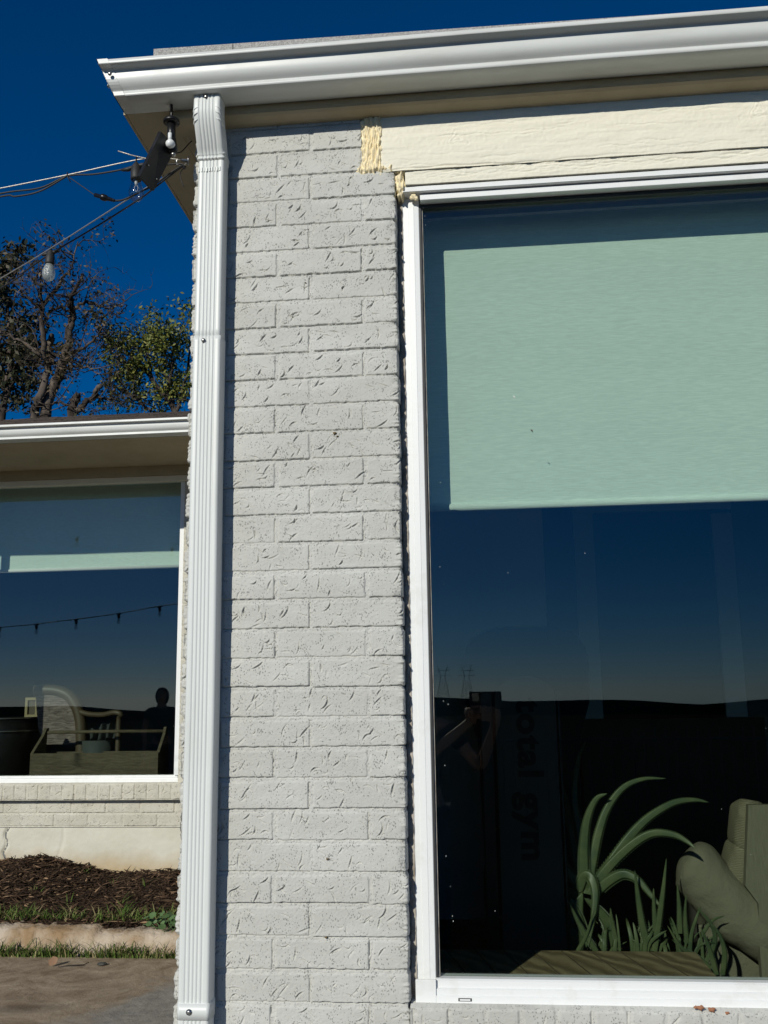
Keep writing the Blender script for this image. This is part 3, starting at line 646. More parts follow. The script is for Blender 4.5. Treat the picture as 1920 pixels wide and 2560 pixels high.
# high-backed chair
def rounded_slab(b, pts2, y0, y1): b.prism(pts2, y0, y1, 'y')
tp = at(1310, 1566, 1.45); hw_ = (at(1468, 1640, 1.45).x-at(1155, 1640, 1.45).x)/2
rc_ = empty('wing_chair', (tp.x, 1.45, zfl), 'tall dark wing chair with rounded top standing behind the aloe', 'chair')
out = []
for i in range(25):
    a = math.pi*i/24; ex = math.copysign(abs(math.cos(a))**.55, math.cos(a)); out.append((tp.x+hw_*ex, tp.z-.16+.16*math.sin(a)**.75))
out += [(tp.x-hw_*.98, tp.z-.28), (tp.x-hw_*.80, tp.z-.42), (tp.x-hw_*.74, zfl+.42), (tp.x+hw_*.74, zfl+.42), (tp.x+hw_*.80, tp.z-.42), (tp.x+hw_*.98, tp.z-.28)]
b = MB(); rounded_slab(b, out, 1.45, 1.55); b.build('backrest', M['cloth'], rc_)
b = MB(); b.box(tp.x-hw_*.78, tp.x+hw_*.78, 1.56, 2.0-.12, zfl+.28, zfl+.44, .03); b.build('seat', M['cloth'], rc_)
for sx in (-1, 1):
    for yy in (1.5, 1.83):
        b = MB(); b.box(tp.x+sx*hw_*.68-.02, tp.x+sx*hw_*.68+.02, yy-.02, yy+.02, zfl, zfl+.3); b.build('leg', M['rattan'], rc_)
# exercise bench stored upright, its name running down the board
g0 = at(1236, 1700, 1.0); g1 = at(1386, 1700, 1.0); gt = at(1310, 1690, 1.0); gb_ = at(1310, 2400, 1.0)
gym = empty('exercise_bench', ((g0.x+g1.x)/2, 1.0, zfl), 'dark upright exercise bench with black lettering, left of the aloe', 'exercise bench')
cxg = (g0.x+g1.x)/2; wg = (g1.x-g0.x)/2; out = []
for i in range(17):
    a = math.pi*i/16; out.append((cxg+wg*math.cos(a), gt.z-.07+.07*math.sin(a)))
out += [(cxg-wg, zfl+.12), (cxg+wg, zfl+.12)]
b = MB(); b.prism(out, 1.0, 1.04, 'y'); b.build('board', M['board'], gym)
b = MB(); b.box(cxg-wg-.05, cxg-wg-.012, .99, 1.05, zfl, gt.z-.05, .004); b.box(cxg+wg+.006, cxg+wg+.012, .99, 1.05, zfl, gt.z-.05); b.box(cxg-.25, cxg+.25, .96, 1.10, zfl, zfl+.05, .004); b.build('rail', M['plastic'], gym)
def text_obj(txt, size, mat, parent, mw, bold=.02, name='lettering'):
    cu = bpy.data.curves.new(name, 'FONT'); cu.body = txt; cu.size = size; cu.extrude = .0008; cu.offset = bold*size; cu.align_x = 'LEFT'; cu.align_y = 'BOTTOM_BASELINE'
    cu.space_character = 1.12
    o = bpy.data.objects.new(name+'_src', cu); COL.objects.link(o); dg = bpy.context.evaluated_depsgraph_get(); me = bpy.data.meshes.new_from_object(o.evaluated_get(dg))
    bpy.data.objects.remove(o); me.transform(mw); me.materials.clear(); me.materials.append(mat)
    t = bpy.data.objects.new(name, me); COL.objects.link(t); t.parent = parent; t.matrix_parent_inverse = Matrix.Translation(parent_loc(parent)).inverted(); return t
ts = at(1292, 1748, 1.0); te = at(1292, 2150, 1.0); Ltxt = ts.z-te.z
# rotated clockwise: text runs downward, tops of letters point right
mw = Matrix.Translation((ts.x, .9985, ts.z)) @ Matrix(((0, 1, 0, 0), (0, 0, -1, 0), (-1, 0, 0, 0), (0, 0, 0, 1)))
tx = text_obj('total gym', .10, M['ink'], gym, Matrix.Identity(4), .035)
wtx = max(v.co.x for v in tx.data.vertices); tx.data.transform(mw @ Matrix.Diagonal((Ltxt/wtx, Ltxt/wtx*.92, 1, 1)))

# woven chest in front of the window
ct = .80
A_ = atz(1348, 2376, ct); B_ = atz(1738, 2379, ct); A_.x = -.06
chest = empty('woven_chest', ((A_.x+B_.x)/2, .3, zfl), 'woven cane chest top just inside the near window sill', 'chest')
b = MB(); vs = [(A_.x-.015, .28, ct), (B_.x+.002, .28, ct), (B_.x, A_.y, ct), (A_.x+.005, A_.y, ct)]; vs += [(x_, y_, ct-.025) for x_, y_, _ in vs]
b.add(vs, [(0, 1, 2, 3), (7, 6, 5, 4), (0, 4, 5, 1), (1, 5, 6, 2), (2, 6, 7, 3), (3, 7, 4, 0)]); b.build('lid', M['cane'], chest)
b = MB(); b.box(A_.x, B_.x-.01, .295, A_.y-.012, zfl, ct-.026); b.build('body', M['cane'], chest)
b = MB(); rr = random.Random(2)
for u_ in (.1, .2, .3, .4, .5, .6, .7, .8, .9):
    xx = A_.x+(B_.x-A_.x)*u_; b.obox((xx, .48, ct+.001), Vector((.97, .24, 0)), Vector((-.24, .97, 0)), Vector((0, 0, 1)), .0012, .195, .0011)
b.build('seam', M['wood'], chest)

# aloe
AY = 1.02; AK = 1.40
pot_c = at(1520, 2330, AY); ph_ = at(1520, 2405, AY).z-.42
aloe = empty('aloe_plant', (pot_c.x, AY, zfl), 'spiky green aloe with long arching toothed leaves behind the chest', 'plant')
def smooth_path(pts, n=28):
    P_ = [Vector(p) for p in pts]; P_ = [P_[0]*2-P_[1]]+P_+[P_[-1]*2-P_[-2]]; out = []
    segs = len(P_)-3
    for s in range(segs):
        p0, p1, p2, p3 = P_[s:s+4]; k = max(2, n//segs)
        for i in range(k):
            t = i/k; out.append(.5*((2*p1)+(-p0+p2)*t+(2*p0-5*p1+4*p2-p3)*t*t+(-p0+3*p1-3*p2+p3)*t**3))
    out.append(P_[-2]); return out
def aloe_leaf(b, pts, w0, side=None, teeth=True, tip=.04, n=30):
    P_ = smooth_path(pts, n); m_ = len(P_); vs = []; ew = []
    side = Vector(side if side else (0, -.25, 0))
    for i, p in enumerate(P_):
        t = (P_[min(i+1, m_-1)]-P_[max(i-1, 0)]).normalized(); s = i/(m_-1)
        view = Vector((0, -1, .0))+side; wv_ = t.cross(view).normalized(); nv = wv_.cross(t).normalized()
        if nv.y > 0: nv = -nv
        w_ = w0*(max(0, 1-s)**.62)*(.86+.14*math.sin(min(1, s*3)*math.pi/2))+w0*tip*(1-s)+.0006
        th = w_*.42
        sec = [(-1, 0), (-.55, .30), (0, .20), (.55, .30), (1, 0), (.5, -.55), (0, -.8), (-.5, -.55)]
        for a, c_ in sec: vs.append(p+wv_*(a*w_)+nv*(c_*th))
        ew.append((p, wv_, nv, w_, t))
    k = 8
    fs = [(i*k+j, i*k+(j+1) % k, (i+1)*k+(j+1) % k, (i+1)*k+j) for i in range(m_-1) for j in range(k)]
    b.add(vs, fs, True)
    if teeth:
        for i in range(2, m_-2):
            for q in (0, .5):
                p, wv_, nv, w_, t = ew[i]; p2 = p.lerp(ew[i+1][0], q)
                for sg in (-1, 1):
                    e = p2+wv_*(sg*w_*.98); s_ = min(.0050, w_*.26)
                    b.add([e-t*s_*.7, e+t*s_*.7, e+wv_*(sg*s_*1.1)+t*s_*.5, e+nv*s_*.4], [(0, 1, 2), (0, 3, 2), (1, 3, 2)])
def L(pts, w0, dy=0, **k):
    """leaf from surveyed points (photo px), depth from the plant's own centre with per-leaf lean dy"""
    n_ = len(pts); P_ = [at(u, v, AY+dy*i/(n_-1)) for i, (u, v) in enumerate(pts)]
    b = MB(); aloe_leaf(b, P_, w0*AK, **k); b.build('leaf', M['aloe'], aloe, fixn=False)
def cr(x_, y_): return (1100+x_/2.023, 1800+y_/2.023)
def LC(pts, w0, dy=0, **k): L([cr(*p) for p in pts], w0, dy, **k)
LC([(735, 860), (728, 760), (728, 640), (745, 500), (790, 400), (845, 372)], .0135, -.03)
LC([(745, 880), (775, 700), (805, 560), (850, 440), (930, 340), (1030, 298), (1140, 296)], .0115, .04)
LC([(760, 860), (850, 740), (960, 590), (1060, 490), (1180, 420), (1280, 404), (1358, 416)], .0125, .05)
LC([(760, 880), (840, 760), (960, 640), (1070, 575), (1180, 580), (1250, 615), (1290, 648)], .0120, -.05)
LC([(700, 860), (730, 790), (765, 800), (785, 880), (775, 1000), (750, 1150)], .0130, -.06)
LC([(790, 870), (860, 810), (930, 780), (1000, 810), (1070, 890), (1130, 960)], .0125, -.06)
LC([(720, 860), (640, 760), (560, 660), (440, 560), (340, 530), (215, 585)], .0115, .14)
LC([(715, 850), (600, 700), (480, 560), (380, 400), (310, 270)], .0120, .20)
LC([(725, 860), (690, 700), (655, 520), (630, 380), (590, 260)], .0110, .22)
LC([(735, 850), (710, 600), (680, 380), (700, 200), (738, 105)], .0100, .22)
LC([(720, 900), (640, 880), (560, 940), (430, 1030)], .0125, .12)
LC([(735, 1150), (700, 1000), (660, 900)], .0150, -.02)
# thick trunk-like lower leaves
LC([(650, 1210), (670, 1080), (690, 960), (720, 880)], .026, -.01, tip=.5, teeth=False)
LC([(830, 1180), (860, 1060), (800, 960), (730, 900)], .016, -.04)
rr = random.Random(4)
b = MB()
for i in range(46):                                         # offsets (pups) round the mother plant
    bx_ = rr.uniform(740, 1330); base = Vector(at(*cr(bx_, 1190), AY-.03+rr.uniform(-.03, .05)))
    hgt = 1.25*rr.uniform(.03, .095)*(1.0 if rr.random() < .75 else 1.35); lean = rr.gauss((bx_-1080)/900*.04, .025)
    pts = [base+Vector((0, 0, -.06)), base+Vector((lean*.3, -.005, hgt*.35)), base+Vector((lean, rr.gauss(0, .01), hgt*.8)), base+Vector((lean*1.6, rr.gauss(0, .015), hgt))]
    aloe_leaf(b, pts, AK*rr.uniform(.0028, .0062), teeth=rr.random() < .3, n=12)
for (p, wd) in (([(1060, 1170), (1025, 1040), (1000, 880), (985, 760)], .0085), ([(1085, 1170), (1110, 1000), (1130, 850), (1145, 700)], .0075), ([(1215, 1080), (1210, 950), (1200, 830)], .006), ([(900, 1150), (870, 1020), (862, 950)], .005), ([(1090, 1090), (1082, 940), (1080, 850)], .005), ([(1250, 1130), (1240, 1000), (1245, 880)], .005), ([(1340, 1240), (1390, 1120), (1370, 1030), (1300, 950)], .006), ([(1430, 1290), (1440, 1180), (1410, 1080), (1340, 1000)], .006), ([(1400, 1290), (1360, 1150), (1320, 1050)], .006), ([(1370, 1260), (1300, 1200), (1220, 1150), (1150, 1040)], .0065), ([(790, 1170), (720, 1060), (645, 910)], .007), ([(690, 1180), (740, 1090), (780, 960)], .0045)):
    aloe_leaf(b, [at(*cr(*q), AY-.05-.01*i) for i, q in enumerate(p)], wd*AK, teeth=True, n=20)
b.build('offshoot', M['aloe'], aloe, fixn=False)
b = MB(); b.lathe((pot_c.x, AY, zfl), [(.15, 0), (.20, ph_*.85), (.22, ph_*.9), (.22, ph_), (.20, ph_), (.19, ph_*.9)], 28); b.build('pot', M['rattan'], aloe)

# armchair
def cz_(x_, y_, Y): return at(*cr(x_, y_), Y)
CYa = 1.18
arm = empty('armchair', (cz_(1560, 1200, CYa).x, CYa, zfl), 'sage upholstered armchair with rolled arm beside the aloe', 'armchair')
b = MB()
pa = [cz_(1225, 688, CYa), cz_(1290, 740, CYa-.01), cz_(1380, 850, CYa-.02), cz_(1470, 945, CYa-.03), cz_(1560, 1020, CYa-.04), cz_(1720, 1120, CYa-.05)]
P_ = smooth_path(pa, 90); rad = []
for i in range(len(P_)):
    s = i/(len(P_)-1); rad.append(.084*min(1, math.sqrt(max(0, 1-(1-min(1, (s+.004)*4.4))**2)))*(1+.10*math.sin(s*2.5)))
b.tube(P_, rad, 36); b.v = [tuple(Vector(v)+Vector((1, .5, 1))*.006*mnoise.noise(Vector(v)*9)+Vector((0, 1, .6))*.004*mnoise.noise(Vector(v)*26)) for v in b.v]; arm_o = b.build('arm', M['fabric'], arm)
b = MB(); b.tube([P_[i]+Vector((0, -1, 0))*0+(_R*.3-_F).normalized()*rad[i]*.99 for i in range(4, len(P_)-8, 3)], .0028, 6); b.build('piping', M['fabric'], arm_o)
b = MB(); e0 = cz_(1560, 425, CYa+.02); e1 = cz_(1622, 1300, CYa-.05)
pz1 = cz_(1545, 840, CYa-.13); pz2 = cz_(1612, 930, CYa-.13); pz3 = cz_(1618, 1165, CYa-.13); pz0 = cz_(1560, 430, CYa-.13)
b.prism([(pz0.x, pz0.z), (pz1.x, pz1.z), (pz2.x, pz2.z), (pz3.x, pz3.z), (pz3.x, zfl+.1), (pz0.x+.6, zfl+.1), (pz0.x+.6, pz0.z)], CYa-.13, CYa-.10, 'y')
x = NM('woven_side_cloth', (.24, .23, .17), .95, spec=.1); x.col(x.mix(x.noise(160, (1, 1, .15), 3), (.14, .135, .095), (.23, .215, .16))); x.bump(x.noise(160, (1, 1, .15), 3), .002, .8); M['sidecloth'] = x.m; b.build('side_panel', M['sidecloth'], arm)
b = MB()
def pillow(c_, sx, sy, sz, rx=0, rz=0):
    bm = bmesh.new(); bmesh.ops.create_icosphere(bm, subdivisions=4, radius=1)
    Rm = Matrix.Rotation(rx, 3, 'Y') @ Matrix.Rotation(rz, 3, 'Z')
    for v in bm.verts:
        q = v.co.copy(); q = Vector([math.copysign(abs(t)**.6, t) for t in q]); q *= 1+.06*mnoise.noise(v.co*2.3)
        v.co = Rm @ Vector((q.x*sx, q.y*sy, q.z*sz))+Vector(c_)
    return bm
b.bm(pillow(cz_(1565, 545, CYa+.0), .060, .08, .088, .12), True); b.bm(pillow(cz_(1560, 735, CYa+.01), .080, .09, .080, .25), True); b.build('cushion', M['cushion'], arm)
b = MB(); sx0 = cz_(1440, 1200, CYa+.15).x; b.box(sx0, sx0+.7, CYa+.03, CYa+.60, zfl+.08, zfl+.36, .03); b.build('seat', M['fabric'], arm)
b = MB(); b.box(cz_(1310, 1100, CYa).x, sx0+.6, CYa+.005, CYa+.03, zfl+.0, cz_(1480, 1040, CYa).z, .006); b.build('skirt', M['fabric'], arm)

# ================================================================== THE FAR WING
WY = 3.70
wing = empty('house_wing', (-1.8, WY, .3), 'far cream brick wing of the house with its own window, gutter and dark shingle roof', 'house wing')
wx1 = at(444, 1750, WY+.05).x; wx0 = at(-420, 1500, WY+.05).x
zgb = at(300, 1938, WY+.05).z; zsb = at(300, 1958, WY).z; zrow = at(300, 2000, WY-.02).z; zbk = at(300, 2066, WY).z
rng = np.random.default_rng(21)
ztop = at(300, 1206, WY).z
us3 = np.arange(-4.3, -.50, .0030); zs3 = np.arange(zbk-.004, zrow+.004, .0022)
def offs3(k): return list(np.arange(-4.5+(.108 if k % 2 else 0), -.2, .2155))
Zs = zrow-.002
bk = []
for k in range(2):
    c_ = (zrow-zbk)/2
    for x0_ in np.arange(-4.5+(.108 if k % 2 else 0), -.3, .2155): bk.append((x0_+.004, x0_+.2155-.004, Zs-(k+1)*c_+.004, Zs-k*c_-.004))
H3 = relief(us3, zs3, bk, rng, strokes=6, edge=.004)
UU3, ZZ3 = np.meshgrid(us3, zs3); P3 = np.stack([UU3, WY-H3*1.4, ZZ3], -1)
grid_mesh('brick_wall', P3, M['brick_cream'], wing)
zs4 = np.arange(zrow+.002, zsb+.001, .0022); us4 = np.arange(-4.3, wx1+.09, .0030); bk = []
for x0_ in np.arange(-4.35, wx1+.1, .0755): bk.append((x0_+.003, x0_+.0725, zrow+.006, zsb-.003))
H4 = relief(us4, zs4, bk, rng, strokes=8, edge=.004); UU4, ZZ4 = np.meshgrid(us4, zs4)
P4 = np.stack([UU4, WY-.050-H4*1.6, ZZ4], -1)
f_ = P4[:1].copy(); f_[..., 1] = WY+.01; l_ = P4[-1:].copy(); l_[..., 1] = WY+.03; l_[..., 2] += .008
P4 = np.concatenate([f_, P4, l_], 0); grid_mesh('brick_sill', P4, M['brick_cream'], wing)
# foundation
us5 = np.arange(-4.3, -.5, .01); zs5 = np.arange(.2, zbk+.002, .01); UU5, ZZ5 = np.meshgrid(us5, zs5)
Hn = vnoise(UU5.shape, (6, 30), rng)*.006+vnoise(UU5.shape, (30, 160), rng)*.002
cr_ = np.exp(-((UU5-(-2.42)-.03*np.sin(ZZ5*11))/.006)**2)*.006+np.exp(-((UU5-at(12, 2150, WY).x-.06*(ZZ5-.7)-.01*np.sin(ZZ5*60))/.007)**2)*.02
grid_mesh('foundation', np.stack([UU5, WY+.001-Hn+cr_, ZZ5], -1), M['stucco'], wing)
# wall right of the window (brick), left, above
us6 = np.arange(wx1+.03, -.50, .0035); zs6 = np.arange(zsb, 2.97, .0035); bk = []
for k in range(32):
    for x0_ in np.arange(-2.2+(.108 if k % 2 else 0), -.3, .2155): bk.append((x0_+.004, x0_+.2155-.004, 2.97-(k+1)*COURSE+.004, 2.97-k*COURSE-.004))
H6 = relief(us6, zs6, bk, rng, strokes=4); UU6, ZZ6 = np.meshgrid(us6, zs6); grid_mesh('brick_wall', np.stack([UU6, WY-H6, ZZ6], -1), M['brick_cream'], wing)
b = MB(); b.box(-4.3, wx0-.05, WY+.012, WY+.12, .2, 3.0); b.box(wx1+.045, -.5, WY+.012, WY+.12, .2, 3.0); b.box(wx0-.05, wx1+.045, WY+.012, WY+.12, .2, zsb); b.box(wx0-.05, wx1+.045, WY+.012, WY+.12, ztop+.05, 3.0)
b.box(-4.3, -4.2, WY+.12, 7.6, .2, 3.0); b.box(-4.3, -.5, 7.5, 7.6, .2, 3.0); b.box(-.55, -.45, 3.73, 7.6, .2, 3.0); b.build('wall_core', M['wall_in'], wing)
b = MB(); b.box(-4.2, -.5, WY+.12, 7.5, .2, .55); b.build('room_floor', M['floor_in'], wing)
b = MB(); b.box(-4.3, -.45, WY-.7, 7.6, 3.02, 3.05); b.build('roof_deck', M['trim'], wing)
# frieze trims
zt1 = at(300, 1160, WY-.03).z; zt2 = at(300, 1192, WY-.03).z; zt3 = at(300, 1206, WY-.03).z
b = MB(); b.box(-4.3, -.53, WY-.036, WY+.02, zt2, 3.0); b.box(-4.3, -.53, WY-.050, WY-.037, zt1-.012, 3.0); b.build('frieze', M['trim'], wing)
b = MB(); b.box(-4.3, wx1+.2, WY-.022, WY+.03, zt3, zt2-.001, .003); b.build('window_head_trim', M['header'], wing)
GY = at(300, 1087, 2.96).y
eaz = at(300, 1087, 2.90).z
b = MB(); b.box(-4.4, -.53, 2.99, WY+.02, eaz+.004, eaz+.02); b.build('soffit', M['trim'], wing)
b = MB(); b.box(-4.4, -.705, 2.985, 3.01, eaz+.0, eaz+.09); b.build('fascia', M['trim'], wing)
dyw, dzw = 2.90-(-.1262)-.0, eaz-2.9895
b = MB(); b.prism([(y+dyw+.0, z+dzw) for y, z in prof+inner], -4.5, -.708, 'x'); g2 = b.build('gutter', M['gutter'], wing)
# roof: courses of shingles climbing to the ridge
b = MB(); y = 2.86; zr = eaz+.078
sl_ = .317; rr = random.Random(6); nrow = 36
for k in range(nrow):
    yy = 2.90+k*.14; z_ = zr+(yy-2.90)*sl_
    x_ = -4.6
    while x_ < -.6:
        wd = rr.uniform(.12, .34); h_ = rr.uniform(.004, .010)
        x2 = min(x_+wd, -.56)
        b.add([(x_, yy, z_), (x2, yy, z_), (x2, yy, z_+h_), (x_, yy, z_+h_), (x_, yy+.16, z_+.16*sl_+.001), (x2, yy+.16, z_+.16*sl_+.001)], [(0, 1, 2, 3), (3, 2, 5, 4)])
        x_ = x2+.001
b.build('roof', M['shingle'], wing, fixn=False)
yr = 2.90+nrow*.14; zr2 = zr+nrow*.14*sl_
b = MB(); b.add([(-4.6, 2.95, zr-.03), (-.56, 2.95, zr-.03), (-.56, yr, zr2-.03), (-4.6, yr, zr2-.03), (-4.6, yr+4, zr-.1), (-.56, yr+4, zr-.1)], [(0, 1, 2, 3), (3, 2, 5, 4), (0, 3, 4), (1, 5, 2)]); b.build('roof_underlay', M['shingle'], wing, fixn=False)
# wing window
ww = empty('window', (0, 0, 0)); ww.parent = wing; ww.matrix_parent_inverse = Matrix.Translation(wing.location).inverted()
b = MB(); b.box(wx0-.05, wx1+.045, WY+.005, WY+.10, zsb+.001, zsb+.028, .002); b.box(wx0-.02, wx1+.02, WY+.025, WY+.10, zsb+.0285, zgb, .002)
b.box(wx1, wx1+.042, WY+.010, WY+.10, zgb+.0005, zt3+.06, .002); b.box(wx0-.045, wx0, WY+.010, WY+.10, zgb+.0005, zt3+.06, .002); b.box(wx0, wx1, WY+.012, WY+.10, zt3+.012, zt3+.06, .002); b.build('frame', M['vinyl'], ww)
b = MB(); b.box(wx0+.0005, wx1-.0005, WY+.050, WY+.056, zgb+.0005, zt3+.0115); b.build('glass_pane', M['glass'], ww)
BY = 3.93
xj = at(20, 1400, BY).x-.4*(BY-WY-.056)
b = MB(); b.box(xj-.045, xj, WY+.014, WY+.062, zgb+.0006, zt3+.0114, .002); b.build('mullion', M['vinyl'], ww)
bl2 = empty('roller_blind', (-2.2, BY, 2.6), 'roller blind in the far wing window, only its bottom strip in sun', 'blind')
zh2 = at(300, 1420, BY).z
us_ = np.arange(wx0+.05, wx1+.1, .02); zs_ = np.linspace(zh2, 2.98, 60); UU_, ZZ_ = np.meshgrid(us_, zs_)
grid_mesh('cloth', np.stack([UU_, BY+.002*np.sin(UU_*7), ZZ_], -1), M['blind'], bl2)
b = MB(); b.tube([(us_[0], BY, zh2), (us_[-1], BY, zh2)], .012, 10); b.build('hem_bar', M['white_in'], bl2)
# things inside the wing
def c2(x_, y_): return (x_/2.9625, 1560+y_/2.9625)
def a2(x_, y_, Y): return at(*c2(x_, y_), Y)
TY = 3.98
t0 = a2(235, 960, TY); t1 = a2(1172, 960, TY); tb = zgb-.10
tool = empty('wooden_trug', ((t0.x+t1.x)/2, TY, tb), 'long weathered wooden carrying box with round rail handle inside far wing window', 'tool box')
b = MB(); b.box(t0.x, t1.x, TY, TY+.018, tb, t0.z, .003); b.box(t0.x, t1.x, TY+.20, TY+.218, tb, t0.z, .003); b.box(t0.x, t1.x, TY+.0185, TY+.1995, tb, tb+.018); b.build('body', M['wood'], tool)
hz = a2(300, 808, TY).z; e0 = a2(292, 800, TY).x; e1 = a2(1195, 800, TY).x
for xx, nm_ in ((e0, -1), (e1, 1)):
    b = MB(); xw = t0.x if nm_ < 0 else t1.x
    pl = [(TY+.019, tb+.02), (TY+.199, tb+.02), (TY+.199, t0.z), (TY+.135, hz-.02), (TY+.128, hz+.028), (TY+.09, hz+.028), (TY+.083, hz-.02), (TY+.019, t0.z)]
    vs = []
    for xo in (0, .018):
        for (y_, z_) in pl:
            f = max(0, (z_-t0.z)/(hz-t0.z)) ; vs.append((xw+(xx-xw)*f+xo*(-nm_)*-1*(-1 if nm_ > 0 else 1), y_, z_))
    n_ = len(pl); b.add(vs, [tuple(range(n_)), tuple(reversed(range(n_, 2*n_)))]+[(k, (k+1) % n_, n_+(k+1) % n_, n_+k) for k in range(n_)]); b.build('end_board', M['wood'], tool)
b = MB(); b.tube([(e0, TY+.11, hz), ((e0+e1)/2, TY+.11, hz+.002), (e1, TY+.11, hz)], .011, 12); b.build('handle', M['wood'], tool)
tbl = empty('side_table', ((t0.x+t1.x)/2, TY+.2, .55), 'low dark table holding the wooden carrying box in the wing', 'table')
b = MB(); b.box(-3.1, -1.5, TY-.05, TY+.6, tb-.04, tb-.001, .004); b.build('tabletop', M['rattan'], tbl)
for sx in (-3.05, -1.55):
    for sy in (TY, TY+.55): b = MB(); b.box(sx-.025, sx+.025, sy-.025, sy+.025, .55, tb-.041); b.build('leg', M['rattan'], tbl)
WYc = 4.26
wc = empty('wicker_chair', (a2(420, 900, WYc).x, WYc, .55), 'wicker armchair with rounded quilted back behind the wooden box', 'chair')
def poly2(pts, Y): return [(a2(x_, y_, Y).x, a2(x_, y_, Y).z) for x_, y_ in pts]
b = MB(); b.prism(poly2([(262, 515), (330, 512), (420, 520), (500, 555), (550, 630), (575, 710), (582, 890), (330, 892), (285, 780), (272, 650)], WYc), WYc, WYc+.05, 'y'); b.build('back_cushion', M['wicker'], wc)
b = MB(); rimp = [a2(x_, y_, WYc+.02) for x_, y_ in [(262, 498), (330, 490), (420, 496), (500, 525), (555, 590), (590, 680), (602, 790), (605, 1000)]]
b.tube(smooth_path(rimp, 40), .040, 12); b.build('frame', M['rattan'], wc)
b = MB(); b.tube(smooth_path([a2(590, 650, WYc), a2(660, 668, WYc-.02), (a2(760, 672, WYc-.05)), a2(850, 655, WYc-.08), a2(895, 672, WYc-.08), a2(880, 720, WYc-.06), a2(870, 1000, WYc-.06)], 40), .018, 10); b.build('armrest', M['rattan'], wc)
b = MB(); q0 = a2(300, 900, WYc); q1 = a2(870, 900, WYc); b.box(q0.x, q1.x, WYc-.04, WYc+.3, q0.z-.17, q0.z-.06, .02); b.build('seat', M['rattan'], wc)
for xx in (q0.x+.03, q1.x-.03):
    for yy in (WYc-.02, WYc+.25): b = MB(); b.tube([(xx, yy, .55), (xx, yy, q0.z-.15)], .02, 8); b.build('leg', M['rattan'], wc)
pf = empty('picture_frame', (-3.1, 4.34, .56), 'small cream picture frame left of the wicker chair', 'picture frame')
p0 = a2(188, 545, 4.34); p1 = a2(275, 690, 4.34)
b = MB(); x0_, x1_, z1_, z0_ = p0.x, p1.x, p0.z, p1.z; w_ = .018
b.box(x0_, x1_, 4.34, 4.36, z1_-w_, z1_); b.box(x0_, x1_, 4.34, 4.36, z0_, z0_+w_); b.box(x0_, x0_+w_, 4.34, 4.36, z0_+w_+.0005, z1_-w_-.0005); b.box(x1_-w_, x1_, 4.34, 4.36, z0_+w_+.0005, z1_-w_-.0005); b.build('frame', M['creamwood'], pf)
b = MB(); b.box(x0_+w_-.002, x1_-w_+.002, 4.354, 4.359, z0_+w_-.002, z1_-w_+.002); b.build('picture', M['rattan'], pf)
b = MB(); b.box((x0_+x1_)/2-.03, (x0_+x1_)/2+.03, 4.361, 4.40, .55, z0_+.05); b.build('stand', M['rattan'], pf)
dr = empty('metal_drum', (0, 4.3, .55), 'glossy black round drum with pale hoops at left inside the far window', 'drum')
dx = a2(10, 800, 4.3).x; b = MB(); ztd = a2(60, 690, 4.3).z; b.lathe((dx, 4.3, .55), [(.10, 0), (.20, .1), (.235, ztd-.55-.15), (.245, ztd-.55), (.22, ztd-.55), (.2, ztd-.62)], 36); b.build('body', M['plastic'], dr)
b = MB()
for zz in (ztd-.006, ztd-.09):
    b.tube([(dx+.246*math.cos(a), 4.3+.246*math.sin(a), zz) for a in [2*math.pi*i/40 for i in range(41)]], .006, 6)
b.build('hoop', M['steel'], dr)
bk_ = empty('bucket', (0, 4.25, .55), 'pale blue bucket with a rag hanging over its rim behind the wooden box', 'bucket')
bx_ = a2(722, 900, 4.25); rB = (a2(830, 900, 4.25).x-a2(615, 900, 4.25).x)/2; b = MB(); b.lathe((bx_.x, 4.25, .55), [(rB*.75, 0), (rB, a2(722, 860, 4.25).z-.55), (rB*.96, a2(722, 860, 4.25).z-.55), (rB*.9, a2(722, 890, 4.25).z-.55)], 28); b.build('body', M['blue'], bk_)
us_ = np.linspace(0, 1, 24); UU_, VV_ = np.meshgrid(us_, us_); c0 = a2(650, 790, 4.2); c1 = a2(850, 715, 4.2); c3 = a2(830, 800, 4.2)
GX = c0.x+(c1.x-c0.x)*UU_; GZ = c0.z+(c1.z-c0.z)*UU_-.10*VV_; GYy = 4.2+.02*np.sin(UU_*20+VV_*4)+.05*VV_
grid_mesh('rag', np.stack([GX, GYy, GZ+.01*np.sin(UU_*14+VV_*5)], -1), M['blue'], bk_)

# ================================================================== GROUND AT LEFT
us_ = np.arange(-4.6, 4.0, .05); ys_ = np.arange(-1.75, 2.56, .05); UU_, YY_ = np.meshgrid(us_, ys_)  # unseen stretch before the main house added to bounce sunlight upward
PZ = .3
grid_mesh('patio', np.stack([UU_, YY_, PZ+.004*np.sin(UU_*1.3)*np.cos(YY_*1.7)], -1), M['patio'], None, kind='structure')
b = MB(); N_ = 64; ring = [(0, 0)]+[(r_*math.cos(2*math.pi*k/N_), r_*math.sin(2*math.pi*k/N_)) for r_ in (30, 200, 3000) for k in range(N_)]
zz_ = [.16, .14, -2.5, -60]
vs = [(0, 0, .16)]+[(x_, y_, zz_[1+(i // N_)]) for i, (x_, y_) in enumerate(ring[1:])]
fs = [(0, 1+k, 1+(k+1) % N_) for k in range(N_)]+[(1+r_*N_+k, 1+(r_+1)*N_+k, 1+(r_+1)*N_+(k+1) % N_, 1+r_*N_+(k+1) % N_) for r_ in range(2) for k in range(N_)]
b.add(vs, fs); b.build('ground', M['field'], None, kind='structure')
